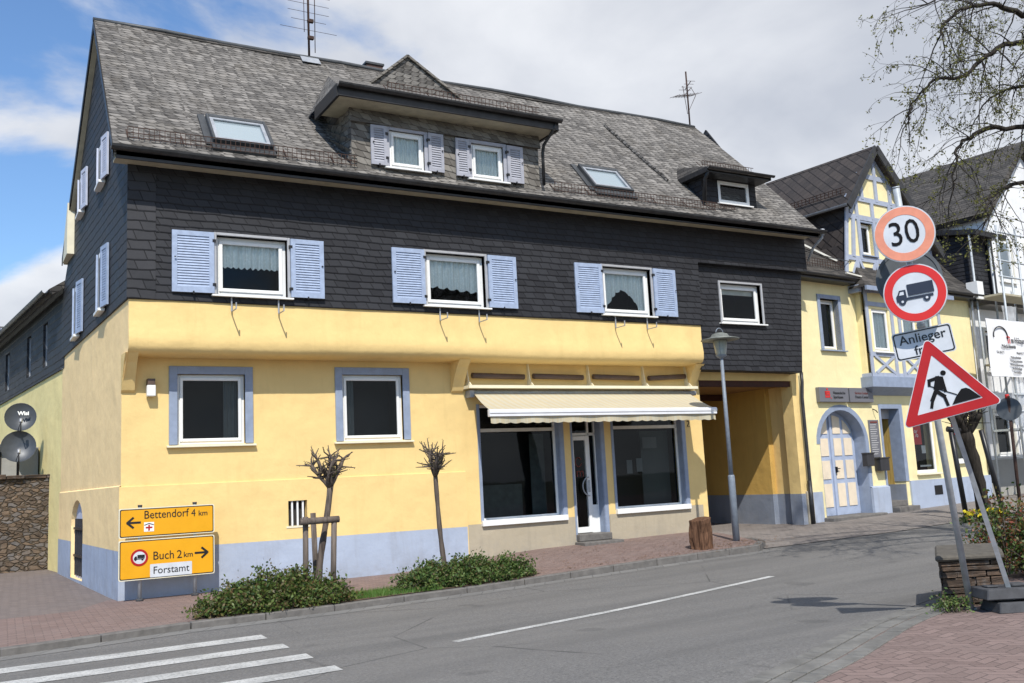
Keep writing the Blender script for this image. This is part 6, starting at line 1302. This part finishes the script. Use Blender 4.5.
# pollarded trees
def pollard(label, base, topz, lean, seed, dark=False, nb=8, spread=.46, r0=.055, twl=.3):
    rng = random.Random(seed); base = Vector(base); t = thing('pollard_tree', label, 'tree', tuple(base), 'small pollarded street trees'); tip = Vector((base.x + lean, base.y, topz)); m = MB()
    P = []; RR = []
    for k in range(11): u = k / 10; P.append(base.lerp(tip, u) + Vector((.02 * math.sin(u * 5 + seed), .015 * math.sin(u * 7), -.06 if k == 0 else 0))); RR.append(r0 * (1 - .25 * u) * (1 + .1 * math.sin(u * 23 + seed)) * (1.15 if k >= 9 else 1))
    m.tube(P, RR, 10); mt = 'darkbark' if dark else 'bark'; build('trunk', m, mt, t); tw = MB(); knobs = []
    for k in range(nb):
        a = 6.28 * k / nb + rng.uniform(-.3, .3); d = Vector((math.cos(a), math.sin(a) * .8, rng.uniform(.55, 1.5))).normalized(); l_ = spread * rng.uniform(.6, 1.1); p = tip - Vector((0, 0, .06)); pts = [p]; 
        for q in range(4): d = (d + Vector((rng.uniform(-.3, .3), rng.uniform(-.3, .3), .25))).normalized(); p = p + d * l_ / 4; pts.append(p)
        m = MB(); m.tube(pts, [r0 * .62, r0 * .5, r0 * .45, r0 * .42, r0 * .55], 7); build('limb', m, mt, t)
        for kn in (pts[-1], pts[2]):
            for q in range(rng.randint(4, 6)): dd_ = Vector((rng.gauss(0, .6), rng.gauss(0, .6), rng.uniform(-.1, 1))).normalized(); ll = twl * rng.uniform(.35, 1); mid = kn + dd_ * ll * .5 + Vector((rng.gauss(0, .02), rng.gauss(0, .02), 0)); e_ = kn + dd_ * ll; tw.tube([kn, mid, e_], [.014, .011, .006], 5, cap=False); knobs += [mid, e_, kn.lerp(e_, .75)]
    build('twigs', tw, mt, t, flip=False); m = MB(); leaf_cloud(m, [k_ + Vector((rng.gauss(0, .01), rng.gauss(0, .01), 0)) for k_ in knobs], .028, rng); build('leaf_buds', m, 'leaf_bud', t, flip=False); return t
b1 = gpt(323, 602, PV); onb = onY(326, 480, b1.y + .25); pollard('staked pollard tree with stubby crown between the two ground floor windows', (b1.x, b1.y + .25, PV(b1.x, b1.y)), onY(327, 484, b1.y + .25).z, onY(327, 484, b1.y + .25).x - b1.x + .04, 3, spread=.46)
b2 = onY(446, 582, 14.7); pollard('thin leaning pollard tree rising from the shrub left of the shop', (b2.x, 14.7, PV(b2.x, 14.7)), onY(435, 473, 14.7).z, onY(435, 473, 14.7).x - b2.x, 8, spread=.42, r0=.045)
# stakes
def stakes(label, posts, zc, yb, mt, rp=.042):
    t = thing('tree_stake', label, 'tree support', tuple(posts[0][0])); 
    for a, b in posts: m = MB(); m.tube([a, b], rp, 10); build('post', m, mt, t)
    return t
y1 = b1.y + .1; q = lambda px, py, yy: onY(px, py, yy)
t = stakes('round timber stakes with crossbar around the left pollard tree', [(Vector((q(306, 600, y1).x, y1, 0)), Vector((q(305.5, 520, y1).x, y1, q(305, 517, y1).z))), (Vector((q(333, 600, y1 - .1).x, y1 - .1, 0)), Vector((q(332, 520, y1).x, y1 - .1, q(332, 517, y1).z))), (Vector((q(317, 590, y1 + .5).x, y1 + .5, 0)), Vector((q(313, 513, y1 + .5).x, y1 + .5, q(313, 513, y1 + .5).z)))], 1, y1, 'post')
m = MB(); a = q(300, 522, y1 - .08); b = q(339, 519, y1 - .12); m.tube([a, b], .05, 10); build('crossbar', m, 'post', t)
dt3 = 23.5; bt = cd(985, 503, dt3); ztr = lambda p: H(p.x, p.y)
pollard('dark pollard tree behind the signs in front of the timbered house', (bt.x, bt.y, ztr(bt)), cd(966, 432, dt3).z, cd(968, 432, dt3).x - bt.x, 5, dark=True, nb=8, spread=.75, r0=.17, twl=.6)
pts = []
for (pa, pb) in (((965, 503), (951, 432)), ((1003, 503), (981, 430))): a = cd(*pa, dt3 - .6); b = cd(*pb, dt3 - .6); pts.append((Vector((a.x, a.y, ztr(a))), b))
t = stakes('pair of dark round posts beside the dark pollard tree', pts, 1, 1, 'black', .06); m = MB(); m.tube([cd(947, 429, dt3 - .6), cd(960, 431, dt3 - .6)], .07, 8); build('crossbar', m, 'black', t)
fl_ = cd(985, 502, 22.2); bush('flower_patch', 'patch of yellow flowers at the foot of the dark pollard tree', [(fl_.x, fl_.y, .7, .35, .22)], None, 1500, .07, 'leaf_bush2', 7, basef=lambda x, y: H(x, y) + .02, cat='flowers', flowers=(150, 'flower', .10))

# ------------------------------------------------------------------ right foreground: garden wall end and red-leaved hedge
wa = gpt(951, 611, H); wb_ = gpt(1000, 612, H); gw_ = thing('garden_wall', 'low dark layered stone garden wall behind the leaning sign post', 'wall', (wa.x, wa.y, wa.z))
ux = Vector((BX.x, BY.x, 0)).normalized(); 
pA = Vector((wa.x, wa.y)) + Vector((.08, .12)); rd = Vector((.868, -.495)); dd2 = Vector((.80, .60)); Tw = Matrix(((rd.x, dd2.x, 0, pA.x), (rd.y, dd2.y, 0, pA.y), (0, 0, 1, 0), (0, 0, 0, 1)))
z0 = wa.z - .1; m = MB(); rr = random.Random(4); zc = z0; 
while zc < wa.z + .43:
    h_ = rr.uniform(.045, .10); x = 0
    while x < .62:
        l_ = rr.uniform(.15, .35); j = rr.uniform(-.025, .02); P4 = lambda X, Y_: (Tw @ Vector((X, Y_, 0)))
        x1 = min(x + l_, .64); lo = [(x + .006, j), (x1 - .006, j + rr.uniform(-.01, .01)), (x1 - .006, .3), (x + .006, .3)]; m.hexa([P4(*p) + Vector((0, 0, zc)) for p in lo], [P4(*p) + Vector((0, 0, zc + h_ - .008)) for p in lo]); x = x1
    yv = .0
    while yv < 1.3: l_ = rr.uniform(.2, .5); j = rr.uniform(-.03, .02); lo = [(j, yv + .3 * 0), (.3, yv), (.3, yv + l_ - .01), (j, yv + l_ - .01)]; m.hexa([P4(*p) + Vector((0, 0, zc)) for p in lo], [P4(*p) + Vector((0, 0, zc + h_ - .008)) for p in lo]); yv += l_
    zc += h_
build('wall', m, 'layered', gw_, bevel=.006); m = MB(); n = 10
lo = [(-.05, -.05), (.66, -.05), (.68, .6), (.66, 1.3), (.3, 1.34), (-.05, 1.3)]; m.hexa([Tw @ Vector((*p, zc)) for p in lo], [Tw @ Vector((*p, zc + .06)) for p in lo]); build('cap_stone', m, 'capstone', gw_, bevel=.02)
hc = cd(1066, 548, 11.6); gz_ = H(hc.x, hc.y)
bush('hedge', 'red and green leaved hedge behind the garden wall at the right edge', [(hc.x + .02, hc.y, .5, .6, 1.0), (hc.x + .35, hc.y - .5, .6, .6, .95), (hc.x + .8, hc.y + .4, .8, .8, 1.15), (hc.x + .1, hc.y + .8, .5, .6, .95)], None, 22000, .055, 'leaf_red', 11, basef=lambda x, y: gz_ + .02, cat='hedge')
gs_ = gpt(957, 612, H); bush('weeds', 'tuft of green weeds at the foot of the garden wall', [(gs_.x - .02, gs_.y + .02, .14, .1, .18)], None, 500, .035, 'leaf_bush2', 13, basef=lambda x, y: H(x, y) + .01, cat='weeds')

# ------------------------------------------------------------------ overhanging tree at the right
rng = random.Random(21)
tbase = cd(1165, 520, 14.8); tbase.z = H(tbase.x, tbase.y); tree = thing('overhanging_tree', 'large budding tree whose drooping branches hang into the upper right', 'tree', tuple(tbase))
crown = cd(1160, 190, 14.8); m = MB(); P = [tbase - Vector((0, 0, .1)), tbase.lerp(crown, .3) + Vector((.1, .05, 0)), tbase.lerp(crown, .65) + Vector((-.05, .1, 0)), crown, cd(1150, 60, 15), cd(1140, -60, 15.2)]; m.tube(P, [.36, .30, .26, .22, .17, .11], 14); build('trunk', m, 'darkbark', tree)
leaves = MB()
def twig(mb, p, d, l_, r_, lvl):
    n = max(4, int(l_ / .12)); pts = [p]; rs_ = [r_]
    for k in range(n):
        u = (k + 1) / n; d = (d + Vector((rng.gauss(0, .13), rng.gauss(0, .13), rng.gauss(0, .10) - (.15 if lvl > 0 else .05) * (1.2 - u * .3)))).normalized(); p = p + d * l_ / n; pts.append(p); rs_.append(max(r_ * (1 - .85 * u), .0022))
        if lvl < 3 and k > 0 and rng.random() < (.72, .6, .46)[lvl]:
            s_ = Vector((rng.gauss(0, 1), rng.gauss(0, 1), rng.gauss(0, .6) + (.15 if lvl == 0 else -.15))); s_ = (s_ - d * s_.dot(d)).normalized(); twig(mb, p, (d * .75 + s_ * .75).normalized(), l_ * rng.uniform(.30, .62) * (1 - .35 * u), rs_[-1] * .62, lvl + 1)
        if lvl >= 2 or (lvl == 1 and u > .5):
            if rng.random() < (.42 if lvl > 1 else .22):
                leaf_cloud(leaves, [p + Vector((rng.gauss(0, .025), rng.gauss(0, .025), rng.gauss(0, .02))) for _ in range(rng.choice((1, 2, 3)))], .040, rng, 1.7)
    mb.tube(pts, rs_, 5 if r_ > .012 else 4, cap=False)
def limb(pxs, d0, d1, r0_, r1_, ntw, tl, seedo=0):
    pts = [crown] if not seedo else []; N_ = len(pxs); P = [cd(x, y, d0 + (d1 - d0) * i / (N_ - 1)) for i, (x, y) in enumerate(pxs)]
    # smooth polyline
    Q = []
    for i in range(len(P) - 1):
        for k in range(5):
            u = k / 5; p0 = P[max(i - 1, 0)]; p1 = P[i]; p2 = P[i + 1]; p3 = P[min(i + 2, len(P) - 1)]
            Q.append(.5 * ((2 * p1) + (p2 - p0) * u + (2 * p0 - 5 * p1 + 4 * p2 - p3) * u * u + (3 * p1 - p0 - 3 * p2 + p3) * u ** 3) + Vector((rng.gauss(0, .012), rng.gauss(0, .02), rng.gauss(0, .012))))
    Q.append(P[-1]); n = len(Q); rs_ = [r0_ + (r1_ - r0_) * (i / (n - 1)) ** .8 for i in range(n)]; mb = MB(); mb.tube(Q, rs_, 8)
    for k in range(int(ntw * 1.5)):
        i = rng.randint(int(n * .18), n - 2); d = (Q[min(i + 1, n - 1)] - Q[i]).normalized(); s_ = Vector((rng.gauss(0, 1), rng.gauss(0, 1), rng.gauss(.15, .8))); s_ = (s_ - d * s_.dot(d)).normalized(); twig(mb, Q[i], (d * .6 + s_ * .8).normalized(), tl * rng.uniform(.5, 1.15), max(rs_[i] * .32, .009), 0 if rng.random() < .4 else 1)
    twig(mb, Q[-1], (Q[-1] - Q[-2]).normalized(), tl * .8, r1_, 0)
    return build('limb', mb, 'darkbark', tree, flip=False)
limb([(1155, 70), (1095, 20), (1024, 14), (992, 4), (965, 8), (945, 22), (938, 40)], 15, 13.9, 0.066, 0.011, 16, 1.32, 1)
limb([(1155, 110), (1090, 60), (1024, 42), (985, 57), (966, 76), (935, 80), (916, 99), (908, 122)], 15, 13.8, 0.060, 0.009, 27, 1.19, 1)
limb([(1160, 160), (1090, 120), (1024, 127), (985, 129), (962, 145), (954, 166), (953, 190)], 14.8, 14.2, 0.060, 0.011, 16, 1.14, 1)
limb([(1160, 200), (1090, 175), (1024, 183), (1000, 190), (988, 205), (984, 225)], 14.7, 13.6, 0.048, 0.011, 12, 0.97, 1)
limb([(1150, 50), (1090, -30), (1030, -40), (985, -30), (950, -15), (925, 5)], 15, 14.4, 0.060, 0.011, 17, 1.41, 1)
limb([(1155, 90), (1080, 80), (1030, 85), (995, 95), (975, 120)], 15, 15.6, 0.048, 0.009, 10, 1.14, 1)
limb([(1155, 60), (1100, -60), (1040, -130), (960, -160)], 15.2, 16, 0.072, 0.015, 18, 1.76, 1)
limb([(1160, 60), (1200, -60), (1240, -150)], 15.2, 15, 0.072, 0.015, 18, 1.76, 1)
limb([(1160, 120), (1110, 60), (1060, 10), (1040, -60)], 15.0, 12.8, 0.060, 0.015, 13, 1.41, 1)
limb([(1160, 190), (1220, 120), (1290, 90)], 14.8, 15, 0.072, 0.015, 16, 1.58, 1)
build('leaf_buds', leaves, 'leaf_bud', tree, flip=False)
